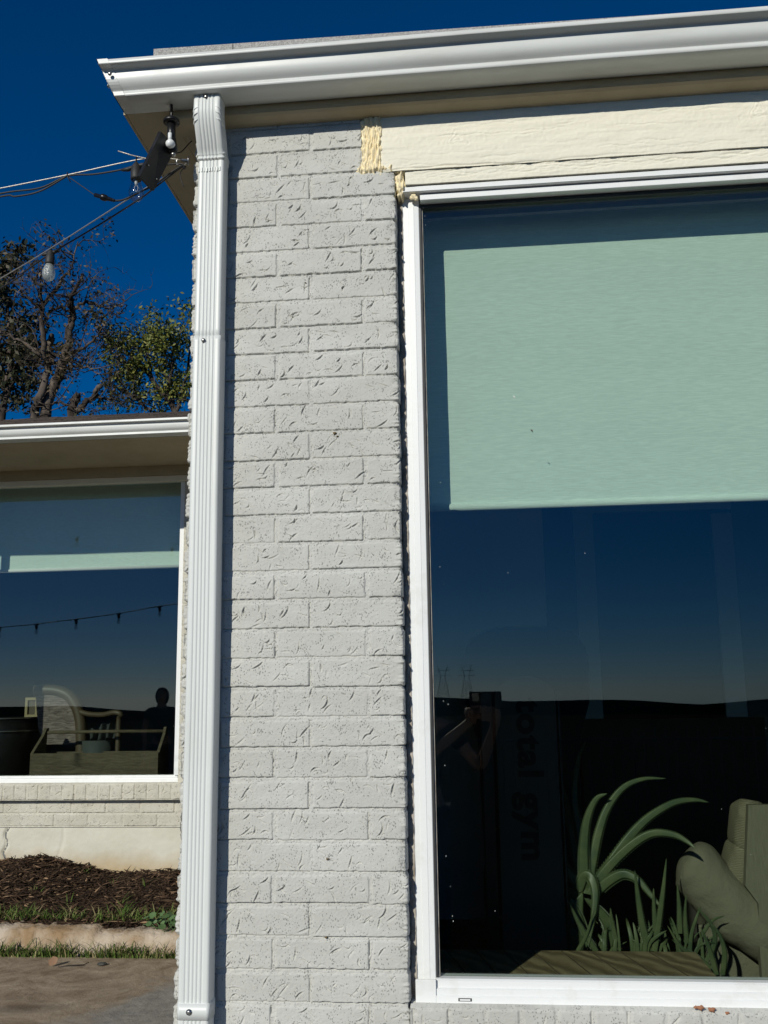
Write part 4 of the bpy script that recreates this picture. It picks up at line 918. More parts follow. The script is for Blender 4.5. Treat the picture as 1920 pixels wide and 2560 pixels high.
# distant ridge behind the viewer
b = MB(); rr = random.Random(3); pr_ = []
for i in range(121):
    a = math.pi+math.pi*i/120; pr_.append((1600*math.cos(a), 1600*math.sin(a), -8+4*math.sin(i*.35)+3*math.sin(i*.9)+rr.uniform(-.6, .6)))
vs = [(x_, y_, -80) for x_, y_, z_ in pr_]+pr_+[(x_*1.5, y_*1.5, -60) for x_, y_, z_ in pr_]
n_ = len(pr_); b.add(vs, [(k, k+1, n_+k+1, n_+k) for k in range(n_-1)]+[(n_+k, n_+k+1, 2*n_+k+1, 2*n_+k) for k in range(n_-1)], True); b.build('hills', M['field'], None, kind='structure')
# kerb
kY0 = 2.60; us_ = np.arange(-4.6, -.55, .02); prof_k = [(2.575, .28), (2.58, .33), (2.59, .372), (2.605, .392), (2.63, .400), (2.68, .405), (2.73, .402), (2.75, .385), (2.76, .30)]
rng = np.random.default_rng(9); wob1 = vnoise((1, len(us_)), (1, 40), rng)[0]; wob2 = vnoise((len(prof_k), len(us_)), (len(prof_k), 160), rng)
P_ = np.zeros((len(prof_k), len(us_), 3))
for i, (y, z) in enumerate(prof_k):
    P_[i, :, 0] = us_; P_[i, :, 1] = y+wob1*.04+wob2[i]*.030+.03*np.sin(us_*2.2); P_[i, :, 2] = z+wob1*.02+wob2[i]*.022
    jt = np.exp(-((((us_+.18) % .62)-.31)/.012)**2); P_[i, :, 2] -= jt*.03; P_[i, :, 1] += jt*.01*(i < 4)
grid_mesh('kerb', P_, M['kerb'], None, kind='structure')
# mulch bed
us_ = np.arange(-4.6, -.53, .012); ys_ = np.arange(2.70, 3.72, .012); UU_, YY_ = np.meshgrid(us_, ys_)
def bed_z(X, Y):
    t = np.clip((Y-2.72)/(WY-2.72), 0, 1)
    xl = at(115, 2140, WY).x
    hill = .62-.02+.0*X
    top = np.interp(X, [-4.6, at(0, 2160, WY).x, xl, at(210, 2165, WY).x, at(290, 2183, WY).x, at(430, 2178, WY).x, -.5],
                    [at(0, 2175, WY).z, at(0, 2153, WY).z, at(115, 2139, WY).z, at(210, 2163, WY).z, at(290, 2184, WY).z, at(430, 2177, WY).z, .5])
    return .40+(top-.40)*t**.9
Z_ = bed_z(UU_, YY_)+vnoise(UU_.shape, (40, 140), rng)*.028+vnoise(UU_.shape, (84, 330), rng)*.02-.006
grid_mesh('mulch_bed', np.stack([UU_, YY_, Z_], -1), M['soil'], None, smooth=False, kind='structure')
# bark chips and twigs, scattered over the bed
def slivers(name, n, mat, seed, xr, yr_, Ls, Ws, zf, up=.25, label=None, cat=None):
    r = np.random.default_rng(seed); X = r.uniform(*xr, n); Y = r.uniform(*yr_, n); Z = zf(X, Y)+r.uniform(-.004, .016, n)
    a = r.normal(0, .9, n); e = r.normal(0, up, n); Ln = r.uniform(*Ls, n)*.5; Wd = r.uniform(*Ws, n)*.5
    d = np.stack([np.cos(a)*np.cos(e), np.sin(a)*np.cos(e), np.sin(e)], -1); s = np.stack([-np.sin(a), np.cos(a), r.normal(0, .4, n)], -1); up_ = np.cross(d, s)
    c_ = np.stack([X, Y, Z], -1); V = np.stack([c_-d*Ln[:, None], c_+s*Wd[:, None], c_+d*Ln[:, None], c_-s*Wd[:, None], c_+up_*Wd[:, None]*.8], 1).reshape(-1, 3)
    k = np.arange(n)[:, None]*5; F = np.concatenate([k+np.array([[0, 1, 4]]), k+np.array([[1, 2, 4]]), k+np.array([[2, 3, 4]]), k+np.array([[3, 0, 4]])], 0)
    return tris_mesh(name, V, F, mat, None, label=label, cat=cat, kind='stuff')
slivers('bark_chips', 26000, M['chips'], 5, (-3.6, -.54), (2.72, WY-.01), (.015, .075), (.004, .014), lambda X, Y: bed_z(X, Y), .3, 'dark shredded bark mulch and twigs heaped along the far wing foundation', 'mulch')
def grass(name, n, seed, pts_fn, hs, label):
    r = np.random.default_rng(seed); B = pts_fn(r, n); a = r.uniform(0, 2*math.pi, n); h = r.uniform(*hs, n)*r.choice([.5, .8, 1.3], n); wd = r.uniform(.0018, .0042, n); ln = r.uniform(.3, 1.3, n)*h
    d = np.stack([np.cos(a), np.sin(a), 0*a], -1); s = np.stack([-np.sin(a), np.cos(a), 0*a], -1); z = np.array([0, 0, 1.])
    lev = []
    for t, wf in ((0, 1), (.4, .85), (.75, .5)):
        c_ = B+d*(ln*t**1.8)[:, None]+z*(h*(t-.25*t*t))[:, None]; lev += [c_-s*(wd*wf)[:, None], c_+s*(wd*wf)[:, None]]
    c_ = B+d*ln[:, None]+z*(h*.72)[:, None]; lev.append(c_)
    V = np.stack(lev, 1).reshape(-1, 3); k = np.arange(n)[:, None]*7
    F = np.concatenate([k+np.array([[0, 1, 3]]), k+np.array([[0, 3, 2]]), k+np.array([[2, 3, 5]]), k+np.array([[2, 5, 4]]), k+np.array([[4, 5, 6]])], 0)
    return tris_mesh(name, V, F, M['grass'], None, label=label, cat='grass', kind='stuff')
def pf1(r, n):
    k = max(1, n//32); cx_ = r.uniform(-3.4, -.56, k); i = r.integers(0, k, n); X = cx_[i]+r.normal(0, .035, n); Y = 2.535+np.abs(r.normal(0, .025, n)); return np.stack([X, Y, np.full(n, .30)], -1)
def pf2(r, n):
    k = max(1, n//34); cx_ = r.uniform(-3.4, -.56, k); cy_ = 2.76+np.abs(r.normal(0, .05, k)); i = r.integers(0, k, n); X = cx_[i]+r.normal(0, .03, n); Y = cy_[i]+r.normal(0, .012, n); return np.stack([X, Y, bed_z(X, Y)], -1)
def pf3(r, n):
    k = max(1, n//10); cx_ = r.uniform(-3.4, -.6, k); cy_ = r.uniform(2.8, 3.6, k); i = r.integers(0, k, n); X = cx_[i]+r.normal(0, .015, n); Y = cy_[i]+r.normal(0, .01, n); return np.stack([X, Y, bed_z(X, Y)], -1)
slivers('bark_chips', 1300, M['chips2'], 6, (-3.6, -.54), (2.72, WY-.01), (.04, .13), (.007, .018), lambda X, Y: bed_z(X, Y)+.008, .35, 'larger pale shreds of bark lying on top of the mulch', 'mulch')
grass('grass', 3400, 1, pf1, (.025, .085), 'ragged green grass growing in the joint between patio and kerb')
grass('grass', 2200, 2, pf2, (.03, .08), 'sparse green grass along the back of the kerb at the mulch edge')
grass('grass', 160, 3, pf3, (.03, .08), 'scattered lone grass sprouts coming up through the mulch')
# weed leaves near the pillar, fallen leaves, a pebble
def leaf_disc(b, c_, r_, nrm):
    nrm = Vector(nrm).normalized(); u_ = nrm.orthogonal().normalized(); v_ = nrm.cross(u_); c_ = Vector(c_)
    b.add([c_]+[c_+(u_*math.cos(a)*1.25+v_*math.sin(a))*r_*(1+.1*math.sin(5*a))+nrm*r_*.15 for a in [2*math.pi*i/12 for i in range(12)]], [(0, 1+i, 1+(i+1) % 12) for i in range(12)], True)
b = MB(); rr = random.Random(12); wc_ = atz(415, 2310, .43)
for _ in range(46):
    leaf_disc(b, (wc_.x+rr.gauss(0, .05), wc_.y+rr.gauss(0, .03), .425+rr.uniform(0, .05)), rr.uniform(.008, .017), (rr.gauss(0, .5), -.5+rr.gauss(0, .4), 1))
x = NM('weed_leaf', (.07, .14, .05), .6); x.col(x.mix(x.noise(20), (.05, .11, .035), (.12, .20, .07))); M['weed'] = x.m
for _ in range(10): b.tube([(wc_.x+rr.gauss(0, .03), wc_.y+rr.gauss(0, .02), .39), (wc_.x+rr.gauss(0, .05), wc_.y+rr.gauss(0, .03), .44)], .0015, 5)
tag(b.build('weed', M['weed'], None), 'broad leaved grey green weed at mulch edge next to the pillar', 'weed')
x = NM('dead_leaf', (.3, .18, .10), .7); x.col(x.mix(x.noise(30), (.33, .19, .11), (.20, .11, .06))); M['dead'] = x.m
p_ = atz(133, 2397, .335); b = MB(); leaf_disc(b, (p_.x, p_.y, .325), .018, (.3, -.8, .5)); tag(b.build('fallen_leaf', M['dead'], None), 'pink brown dry leaf standing in the grass at the patio edge', 'leaf')
p_ = atz(255, 2409, .31); bm = bmesh.new(); bmesh.ops.create_icosphere(bm, subdivisions=3, radius=1)
for v in bm.verts: v.co = Vector((v.co.x*.022, v.co.y*.016, v.co.z*.008))*(1+.2*mnoise.noise(v.co*2))+Vector((p_.x, p_.y, .309))
x = NM('dark_stone', (.05, .05, .045), .7); x.bump(x.noise(90), .002, .5); b = MB(); b.bm(bm, True); tag(b.build('pebble', x.m, None), 'flat dark pebble lying on the concrete patio', 'pebble')
b = MB(); p_ = atz(170, 2418, .305); b.tube([(p_.x-.05, p_.y+.0, .306), (p_.x, p_.y+.012, .31), (p_.x+.06, p_.y+.035, .307), (p_.x+.075, p_.y+.06, .312)], [.002, .003, .0025, .0015], 6)
tag(b.build('twig', M['bark'], None), 'small bent twig lying on the patio below the grass', 'twig')

# ================================================================== TREES BEHIND THE WING
def c3_(x_, y_): return (x_/3.318, 500+y_/3.318)
def limb(b, pts, r0, r1, Y, jit, rr):
    P_ = [at(*c3_(x_, y_), Y+jit*(i/len(pts))*rr.uniform(-1, 1)) for i, (x_, y_) in enumerate(pts)]
    P_ = smooth_path(P_, 5*len(pts)); n_ = len(P_)
    P_ = [p+Vector((rr.gauss(0, .012), rr.gauss(0, .012), rr.gauss(0, .012))) for p in P_]
    b.tube(P_, [.62*(r0+(r1-r0)*i/(n_-1)) for i in range(n_)], 7); return P_
def twigs(b, P_, rr, tips, n, Lr, r0=.014, depth=2, droop=0.0):
    for _ in range(n):
        i = rr.randrange(len(P_)//4, len(P_)); p = P_[i].copy(); t = (P_[min(i+1, len(P_)-1)]-P_[max(0, i-1)]).normalized()
        d = (t*.5+Vector((rr.gauss(0, 1), rr.gauss(0, .7), rr.gauss(.35, .7))).normalized()).normalized(); Ln = rr.uniform(*Lr); k = 6; pts = [p]
        for j in range(k):
            d = (d+Vector((rr.gauss(0, .25), rr.gauss(0, .25), rr.gauss(.03-droop, .25)))).normalized(); p = p+d*(Ln/k); pts.append(p.copy())
        b.tube(pts, [r0*(1-.85*j/k) for j in range(k+1)], 5); tips.extend(pts[2:])
        if depth > 0: twigs(b, pts, rr, tips, 3, (Lr[0]*.45, Lr[1]*.5), r0*.5, depth-1, droop)
def leaves_at(centers, per, spread, size, rng_):
    C_ = np.repeat(np.array(centers), per, 0); n_ = len(C_); C_ = C_+rng_.normal(0, 1, (n_, 3))*np.array(spread)
    a = rng_.normal(0, 1, (n_, 3)); a /= np.linalg.norm(a, axis=1)[:, None]; b_ = rng_.normal(0, 1, (n_, 3)); b_ = np.cross(a, b_); b_ /= np.linalg.norm(b_, axis=1)[:, None]
    s = rng_.uniform(.6, 1.3, n_)[:, None]*size
    V = np.stack([C_-a*s, C_+b_*s*.42, C_+a*s, C_-b_*s*.42], 1).reshape(-1, 3); F = np.arange(n_*4).reshape(-1, 4); return V, F
# half-bare tree
rr = random.Random(17); TY2 = 11.0
bp = at(*c3_(350, 1780), TY2)
tree = empty('tree', (bp.x, TY2, .16), 'half bare grey tree with sparse dry leaves, middle of the three behind the far roof', 'tree', 'trees behind the far roof')
b = MB(); tips = []
LM = [([(360, 2300), (370, 1780), (470, 1500), (520, 1380), (560, 1230), (580, 1050), (600, 930), (585, 860), (600, 780), (650, 700), (690, 600)], .15, .03),
      ([(290, 2300), (290, 1780), (350, 1600), (390, 1400), (365, 1200), (345, 980), (350, 880), (330, 720), (270, 560)], .12, .02),
      ([(350, 880), (440, 780), (520, 650), (600, 570), (635, 350)], .055, .012), ([(600, 910), (700, 850), (820, 880), (930, 900), (1050, 860)], .05, .008),
      ([(570, 1290), (700, 1220), (810, 1120), (860, 970)], .05, .008), ([(590, 2300), (600, 1780), (650, 1620)], .11, .09), ([(620, 1780), (700, 1690), (770, 1640), (830, 1540)], .07, .06),
      ([(390, 1330), (260, 1230), (100, 1130), (0, 1090)], .05, .015), ([(540, 1400), (700, 1380), (800, 1430)], .04, .008), ([(350, 900), (250, 830), (130, 760)], .05, .012),
      ([(770, 1640), (900, 1640), (1050, 1680)], .035, .012), ([(430, 1350), (415, 1230), (425, 1130)], .07, .06), ([(600, 930), (520, 900), (440, 900), (390, 960)], .035, .03),
      ([(640, 1900), (600, 1740), (500, 1680), (420, 1690)], .04, .02), ([(260, 1240), (470, 1290), (600, 1340), (680, 1400)], .045, .012)]
for i, (pts, r0, r1) in enumerate(LM):
    P_ = limb(b, pts, r0, r1, TY2, .5, rr)
    if i not in (5, 6, 11): twigs(b, P_, rr, tips, 10 if i in (0, 1) else 8, (.35, .95), .010)
b.build('trunk', M['bark'], tree, fixn=False)
rg = np.random.default_rng(4); tp_ = [p for p in tips if rr.random() < (.62 if (p.x > at(*c3_(480, 900), TY2).x) else .35) and p.x < at(*c3_(1080, 900), TY2).x]
cl = [p+Vector((rr.gauss(0, .03), rr.gauss(0, .03), rr.gauss(0, .03))) for p in tp_ if rr.random() < .075]
V, F = leaves_at([tuple(p) for p in cl], 9, (.07, .07, .07), .034, rg); tris_mesh('crown', V, F, M['leaf_dry'], tree)
# dense trees made of clumps: (x, y, r) in survey units
def clump_tree(label, Y, blobs, limbs, dens, mat, size, seed, base, spread=.10):
    rr = random.Random(seed); rg = np.random.default_rng(seed); o = empty('tree', (base.x, Y, .16), label, 'tree', 'trees behind the far roof')
    b = MB(); tips = []
    for pts, r0, r1 in limbs:
        P_ = limb(b, pts, r0, r1, Y, .4, rr); twigs(b, P_, rr, tips, 8, (.3, .9), .012, 1)
    b.build('trunk', M['bark'], o, fixn=False)
    ppm = 3.318*FPX/(Y-CY); cs = []
    for (x_, y_, r_) in blobs:
        c_ = at(*c3_(x_, y_), Y); rw = r_/ppm; n_ = int(dens*(rw**2)*60)
        for _ in range(n_):
            d = Vector((rr.gauss(0, 1), rr.gauss(0, 1), rr.gauss(0, 1))).normalized()*rw*rr.random()**.4
            cs.append(c_+Vector((d.x, d.y*1.3, d.z)))
    cs = [tuple(p) for p in cs]+[tuple(p) for p in tips if rr.random() < .5]
    V, F = leaves_at(cs, 20, (spread, spread, spread*.8), size, rg); tris_mesh('crown', V, F, mat, o); return o
clump_tree('dark dense evergreen tree at the left edge behind the far roof', 12.2,
    [(-40, 560, 150), (0, 700, 130), (20, 850, 150), (120, 930, 130), (200, 1010, 90), (60, 1080, 160), (-60, 1250, 180), (130, 1290, 120), (230, 1330, 90), (100, 1450, 160), (230, 1480, 100), (0, 1620, 130), (130, 1660, 80), (-80, 900, 180), (260, 1240, 50), (300, 1400, 50), (60, 500, 50), (0, 420, 60)],
    [([(0, 2400), (20, 1780), (100, 1500), (170, 1330), (240, 1200)], .10, .03), ([(20, 1780), (60, 1500), (80, 1230), (60, 900), (20, 600)], .09, .03)], 1.7, M['leaf_dark'], .055, 31, at(0, 1100, 12.2))
clump_tree('green leafy tree at right behind the far roof, next to the downspout pillar', 11.6,
    [(1100, 1090, 105), (1000, 1120, 70), (1190, 1160, 85), (940, 1170, 55), (870, 1080, 45), (820, 1230, 30), (1300, 1130, 60), (1420, 1130, 95), (1520, 1110, 100), (1580, 1220, 110), (1440, 1270, 100), (1260, 1260, 60), (1200, 1060, 50), (1370, 1400, 95), (1500, 1430, 130), (1100, 1420, 45), (1200, 1370, 50), (1240, 1520, 90), (1100, 1600, 100), (1000, 1560, 50), (1180, 1700, 100), (1350, 1600, 110), (1500, 1650, 140), (1050, 1700, 70), (760, 1730, 55), (860, 1740, 50), (560, 1620, 22), (870, 1280, 20), (1480, 1050, 40), (980, 1060, 25)],
    [([(1500, 2400), (1450, 1780), (1300, 1540), (1170, 1370), (1060, 1260), (930, 1170), (830, 1110)], .09, .012), ([(1380, 1650), (1420, 1450), (1440, 1250), (1500, 1080)], .06, .015), ([(1450, 1780), (1540, 1500), (1580, 1200)], .06, .02), ([(1250, 1760), (1120, 1640), (1000, 1560)], .04, .012), ([(1250, 1490), (1230, 1300), (1160, 1130)], .035, .012)], 1.0, M['leaf_green'], .036, 32, at(420, 1100, 11.6), .085)

# ================================================================== STRING LIGHTS, CABLES, PANEL LIGHT AT THE CORNER
def c4(x_, y_): return (200+x_/3.77, 80+y_/3.77)
hookP = at(*c4(1030, 1200), .03)
hook = MB(); hook.lathe(tuple(hookP+Vector((0, 0, -.004))), [(.012, 0), (.012, .004), (.005, .005), (.004, .02)], 10, (-1, -.3, 0))
hook.tube([hookP+Vector((-.02, -.005, .0)), hookP+Vector((-.032, -.008, -.006)), hookP+Vector((-.03, -.008, -.018)), hookP+Vector((-.018, -.006, -.018))], .0025, 6)
tag(hook.build('wire_hook', M['steel'], None), 'small steel screw hook on the pillar corner holding the cables', 'hook')
# upper steel cable: goes left from the hook, sags, climbs to a far post
def cable(name, pts, r, mat, label, cat, grp=None, n=60):
    b = MB(); b.tube(smooth_path(pts, n), r, 7); return tag(b.build(name, mat, None), label, cat, grp)
Yup = .06
p_up = [hookP+Vector((-.02, 0, 0)), at(*c4(620, 1192), .05), at(165, 438, .05), at(0, 471, .04), at(-260, 520, .03), (-2.2, .0, 2.78), (-3.0, -.02, 2.99), (-3.95, -.04, 3.10), (-5.2, -.08, 3.30)]
cable('steel_cable', p_up, .0017, M['cable'], 'upper bare steel cable running left from the eave corner', 'cable', 'steel cables at the eave corner')
p_lo = [hookP+Vector((-.01, 0, -.005)), at(*c4(960, 1270), .06), at(*c4(500, 1545), .20), at(128, 620, .55), at(0, 697, .78), at(-400, 930, 1.5)]
cable('steel_cable', p_lo, .0019, M['cable'], 'lower bare steel cable slanting down to the left past the trees', 'cable', 'steel cables at the eave corner')
b = MB(); b.tube([at(*c4(358, 1122), .03), at(*c4(480, 1160), .04), at(*c4(620, 1192), .05), at(*c4(680, 1195), .05)], .0017, 6)
tag(b.build('cable_end', M['cable'], None), 'short loose end of steel cable sticking out left above the bulb', 'cable')
# light strings
def socket_and_bulb(parent, top, s=1.0, frosted=False, tilt=(0, 0, -1)):
    d = Vector(tilt).normalized(); top = Vector(top)
    b = MB(); b.lathe(top, [(.004*s, -.006*s), (.008*s, 0), (.012*s, .006*s), (.0125*s, .016*s), (.0140*s, .018*s), (.0145*s, .040*s), (.0135*s, .044*s), (.0128*s, .044*s)], 18, d)
    b.tube([top-d*.004*s, top-d*.015*s, top-d*.022*s+Vector((.002, 0, 0))], .0022*s, 6)
    for sg in (-1, 1): b.tube([top+d*.006*s, top+d*.006*s+Vector((sg*.018*s, 0, sg*.004*s)), top+d*.006*s+Vector((sg*.028*s, 0, sg*.006*s))], [.006*s, .0055*s, .003*s], 10)
    so_ = b.build('socket', M['rubber'], parent)
    c_ = top+d*.043*s; b = MB()
    prof_b = [(.0108, 0), (.0115, .004), (.0128, .010), (.0155, .020), (.0185, .030), (.0195, .038), (.0190, .045), (.0165, .052), (.012, .057), (.006, .060), (.0005, .061)] if not frosted else [(.0108, 0), (.012, .004), (.0155, .012), (.0182, .021), (.0193, .030), (.0188, .038), (.0165, .046), (.012, .052), (.006, .0555), (.0005, .0565)]
    b.lathe(c_, [(r_*s, h_*s) for r_, h_ in prof_b], 28, d); bu = b.build('bulb', M['bulb_frost'] if frosted else M['bulb'], parent)
    b = MB(); b.lathe(c_, [(.004*s, 0), (.004*s, .012*s), (.0015*s, .016*s)], 8, d)
    for sg in (-1, 1): b.tube([c_+d*.012*s, c_+d*.022*s+Vector((sg*.005*s, 0, 0)), c_+d*.030*s+Vector((sg*.003*s, .002*s, 0)), c_+d*.034*s], .0006*s, 5)
    b.build('filament', M['white_in'], bu); return so_
g_ = 'strings of clear bulbs round the patio'
s1 = empty('string_light', tuple(hookP), 'black bulb string along the upper cable, clear bulb beside the panel light', 'string lights', g_)
b1 = at(*c4(530, 1250), .05)
b = MB(); b.tube(smooth_path([hookP+Vector((-.01, -.004, -.03)), at(*c4(960, 1245), .02), at(*c4(820, 1250), .03), at(*c4(700, 1262), .05), at(*c4(575, 1270), .055)], 40), .0024, 6)
b.tube(smooth_path([at(*c4(440, 1285), .05), at(*c4(330, 1310), .05), at(*c4(120, 1342), .05), at(168, 440, .05), at(100, 470, .045), at(0, 484, .04), at(-200, 530, .03), (-1.6, .01, 2.60), (-2.2, .0, 2.72), (-2.6, -.02, 2.82), (-2.95, -.02, 2.93), (-3.4, -.03, 2.95), (-3.9, -.04, 3.03), (-4.6, -.06, 3.08), (-5.2, -.08, 3.28)], 90), .0024, 6)
b.tube(smooth_path([at(168, 440, .05), at(100, 478, .045), at(40, 491, .04), at(0, 492, .04), at(-200, 545, .03), (-1.6, .02, 2.58)], 40), .0024, 6); b.build('cord', M['rubber'], s1)
b = MB(); 
for t_ in (b1+Vector((-.022, 0, -.012)),): b.tube([t_+Vector((-.018, 0, -.001)), t_, t_+Vector((.01, 0, .001))], [.0035, .0062, .005], 10)
b.build('strain_relief', M['rubber'], s1)
socket_and_bulb(s1, b1, 1.02, False, (.03, 0, -1))
for (u_, v_) in ((427, 1368), (188, 1342)):
    q = at(u_, v_, 7.46+.03); socket_and_bulb(s1, (q.x, -.03, q.z), 1.0)
b = MB(); b.tube([at(168, 436, .05)+Vector((0, 0, .006)), at(168, 440, .046), at(176, 455, .046)], .0016, 5); b.build('zip_tie', M['rubber'], s1)
# lead with inline connector
ld = empty('connector_lead', tuple(at(230, 490, .05)), 'thin lead with a black screw connector hanging between the two cables', 'cable')
b = MB(); b.tube(smooth_path([at(168, 440, .05), at(200, 462, .05), at(237, 488, .05)], 20), .0013, 6)
b.tube(smooth_path([at(286, 502, .055), at(310, 499, .06), at(350, 480, .07), at(*c4(700, 1440), .08), at(*c4(850, 1330), .06), at(*c4(950, 1268), .05), hookP+Vector((-.01, 0, -.02))], 50), .0026, 6); b.build('lead', M['rubber'], ld)
ca = at(236, 487, .05); cb = at(288, 502, .055); ax = (cb-ca); ln_ = ax.length
b = MB(); b.lathe(ca, [(.003, 0), (.0055, .001), (.0055, ln_*.30), (.0085, ln_*.34), (.0092, ln_*.42), (.0085, ln_*.56), (.0065, ln_*.60), (.0060, ln_*.66), (.005, ln_*.68), (.0058, ln_*.74), (.0045, ln_*.76), (.0052, ln_*.83), (.004, ln_*.85), (.0046, ln_*.93), (.0028, ln_)], 14, ax); b.build('connector', M['plastic'], ld)
# lower string
s2 = empty('string_light', tuple(at(125, 630, .55)), 'black bulb string on the lower cable, dimpled bulb hanging in front of the trees', 'string lights', g_)
b = MB(); b.tube(smooth_path([hookP+Vector((-.01, 0, -.02)), at(*c4(940, 1285), .06), at(*c4(700, 1470), .14), at(*c4(560, 1575), .20), at(*c4(200, 1805), .36), at(142, 625, .55), at(110, 645, .56), at(60, 680, .66), at(0, 722, .78), at(-400, 960, 1.5)], 90), .0027, 6); b.build('cord', M['rubber'], s2)
b2 = at(127, 628, .56); socket_and_bulb(s2, b2, 1.03, True, (-.04, 0, -1))
# pigtail at the hook
b = MB(); b.tube(smooth_path([hookP+Vector((-.012, 0, -.02)), at(*c4(945, 1330), .04), at(*c4(955, 1400), .04), at(*c4(978, 1458), .04)], 20), .0014, 5)
tag(b.build('loose_wire', M['rubber'], None), 'thin black loose wire dangling at the pillar corner below the eave', 'wire')
# string far behind the viewer, seen in the wing window
s3 = empty('string_light', (-3, -3.2, 2), 'string of small bulbs seen mirrored low in the far wing window', 'string lights', g_)
Yp = 10.8; pts = [(-60, 1580), (0, 1568), (92, 1560), (190, 1548), (296, 1534), (400, 1516), (520, 1500)]
wp = [at(u_, v_, Yp) for u_, v_ in pts]; wp = [Vector((p.x, 2*(WY+.053)-Yp, p.z)) for p in wp]
b = MB(); b.tube(smooth_path(wp, 60), .006, 6); b.tube([wp[0]+Vector((-1.5, 0, .25)), wp[0]], .006, 6); b.build('cord', M['rubber'], s3)
for p in wp[1:-1]: socket_and_bulb(s3, p+Vector((0, 0, -.005)), 1.35)

# panel light on tubular bracket
pl_ = empty('panel_light', tuple(at(*c4(860, 850), .05)), 'small black panel light on a tube bracket under the eave corner', 'light')
fl_ = at(*c4(862, 858), -.075)
b = MB(); b.lathe(fl_, [(.020, .008), (.0205, .004), (.0205, 0), (.012, -.001)], 24, (0, 0, 1)); b.tube([fl_, Vector((fl_.x-.001, fl_.y, 2.990))], .0035, 8); b.build('flange', M['plastic'], pl_)
b = MB(); b.tube(smooth_path([at(*c4(915, 1140), .03), at(*c4(960, 1125), .03), at(*c4(1020, 1060), .04), at(*c4(1062, 1020), .05)], 16), .0015, 5)
b.build('lead', M['rubber'], pl_)
b = MB(); t1_ = at(*c4(862, 1040), -.075); t2_ = at(*c4(880, 1120), -.070)
b.tube([fl_, t1_], .0105, 18); b.tube([t1_+Vector((.0, 0, .01)), t2_, t2_+Vector((0, 0, -.006))], [.011, .0115, .009], 18); b.build('bracket', M['plastic'], pl_)
b = MB(); b.tube([at(*c4(848, 955), -.086), at(*c4(848, 1030), -.086)], .005, 12); b.lathe(at(*c4(852, 1055), -.085), [(.0005, -.011), (.006, -.0105), (.010, -.006), (.0115, 0), (.010, .006), (.006, .0105), (.0005, .011)], 20, (-.6, -1, 0)); b.build('pivot', M['vinyl'], pl_)
b = MB(); b.lathe(at(*c4(882, 1150), -.075), [(.003, 0), (.006, .001), (.006, .006), (.003, .007)], 12, (0, -.5, -1)); b.build('cable_gland', M['steel'], pl_)
qa = at(*c4(765, 938), -.105); qb = at(*c4(565, 1358), -.105); qc = at(*c4(695, 1498), -.055); qd = at(*c4(905, 1090), -.055)
n_ = (qb-qa).cross(qc-qb).normalized(); n_ = n_ if n_.x < 0 else -n_
b = MB(); th = n_*.010; vs = [qa, qb, qc, qd]; vs = [v for v in vs]+[v+th for v in vs]
b.add(vs, [(0, 1, 2, 3), (7, 6, 5, 4), (0, 4, 5, 1), (1, 5, 6, 2), (2, 6, 7, 3), (3, 7, 4, 0)]); b.build('housing', M['plastic'], pl_)
b = MB(); cc = (qa+qb+qc+qd)/4; vs = [cc+(v-cc)*.9+n_*.0105 for v in (qa, qb, qc, qd)]; vs += [v+n_*.001 for v in vs]
b.add(vs, [(0, 1, 2, 3), (7, 6, 5, 4), (0, 4, 5, 1), (1, 5, 6, 2), (2, 6, 7, 3), (3, 7, 4, 0)]); b.build('lens', M['blue'], pl_)
for (x_, y_) in ((730, 1070), (645, 1255), (720, 1385)):
    b = MB(); p = at(*c4(x_, y_), -.105+.05*((x_-565)/340)*.5); b.lathe(p-n_*.001, [(.0018, 0), (.0018, .001)], 8, -n_); b.build('screw', M['steel'], pl_)

# ================================================================== BEHIND THE VIEWER (seen mirrored in the glass)
fn = empty('iron_fence', (0, -9, -.2), 'black iron picket fence across the yard, mirrored in the near window', 'fence')
b = MB()
for i in range(100): xx = -6+i*.12; b.box(xx-.005, xx+.005, -9.005, -8.995, -.3, 1.15)
b.build('pickets', M['plastic'], fn)
b = MB(); b.box(-6, 6, -9.015, -8.9855, .99, 1.015); b.box(-6, 6, -9.015, -8.9855, -.12, -.095); b.build('rail', M['plastic'], fn)
for (u_, lab) in ((1108, 'left of the two distant power pylons mirrored in the near window'), (1168, 'right of the two distant power pylons mirrored in the near window')):
    Yp = 300; p0 = at(u_, 1735, Yp); pt = at(u_, 1663, Yp); yb = .11-Yp; h_ = pt.z-p0.z
    b = MB(); zb0 = p0.z-2
    for sg in (-1, 1):
        b.tube([(p0.x+sg*2, yb, zb0), (p0.x+sg*.6, yb, p0.z+h_*.6), (p0.x+sg*1.6, yb, pt.z)], .09, 4)
        for k in range(5): b.tube([(p0.x+sg*(2-k*.3), yb, zb0+k*h_*.13), (p0.x-sg*(1.7-k*.3), yb, zb0+(k+1)*h_*.13)], .05, 4)
    b.tube([(p0.x-2.6, yb, p0.z+h_*.62), (p0.x+2.6, yb, p0.z+h_*.62)], .08, 4); b.tube([(p0.x-2.2, yb, p0.z+h_*.8), (p0.x+2.2, yb, p0.z+h_*.8)], .08, 4)
    tag(b.build('power_pylon', M['steel'], None), lab, 'pylon', 'pylons on the horizon')
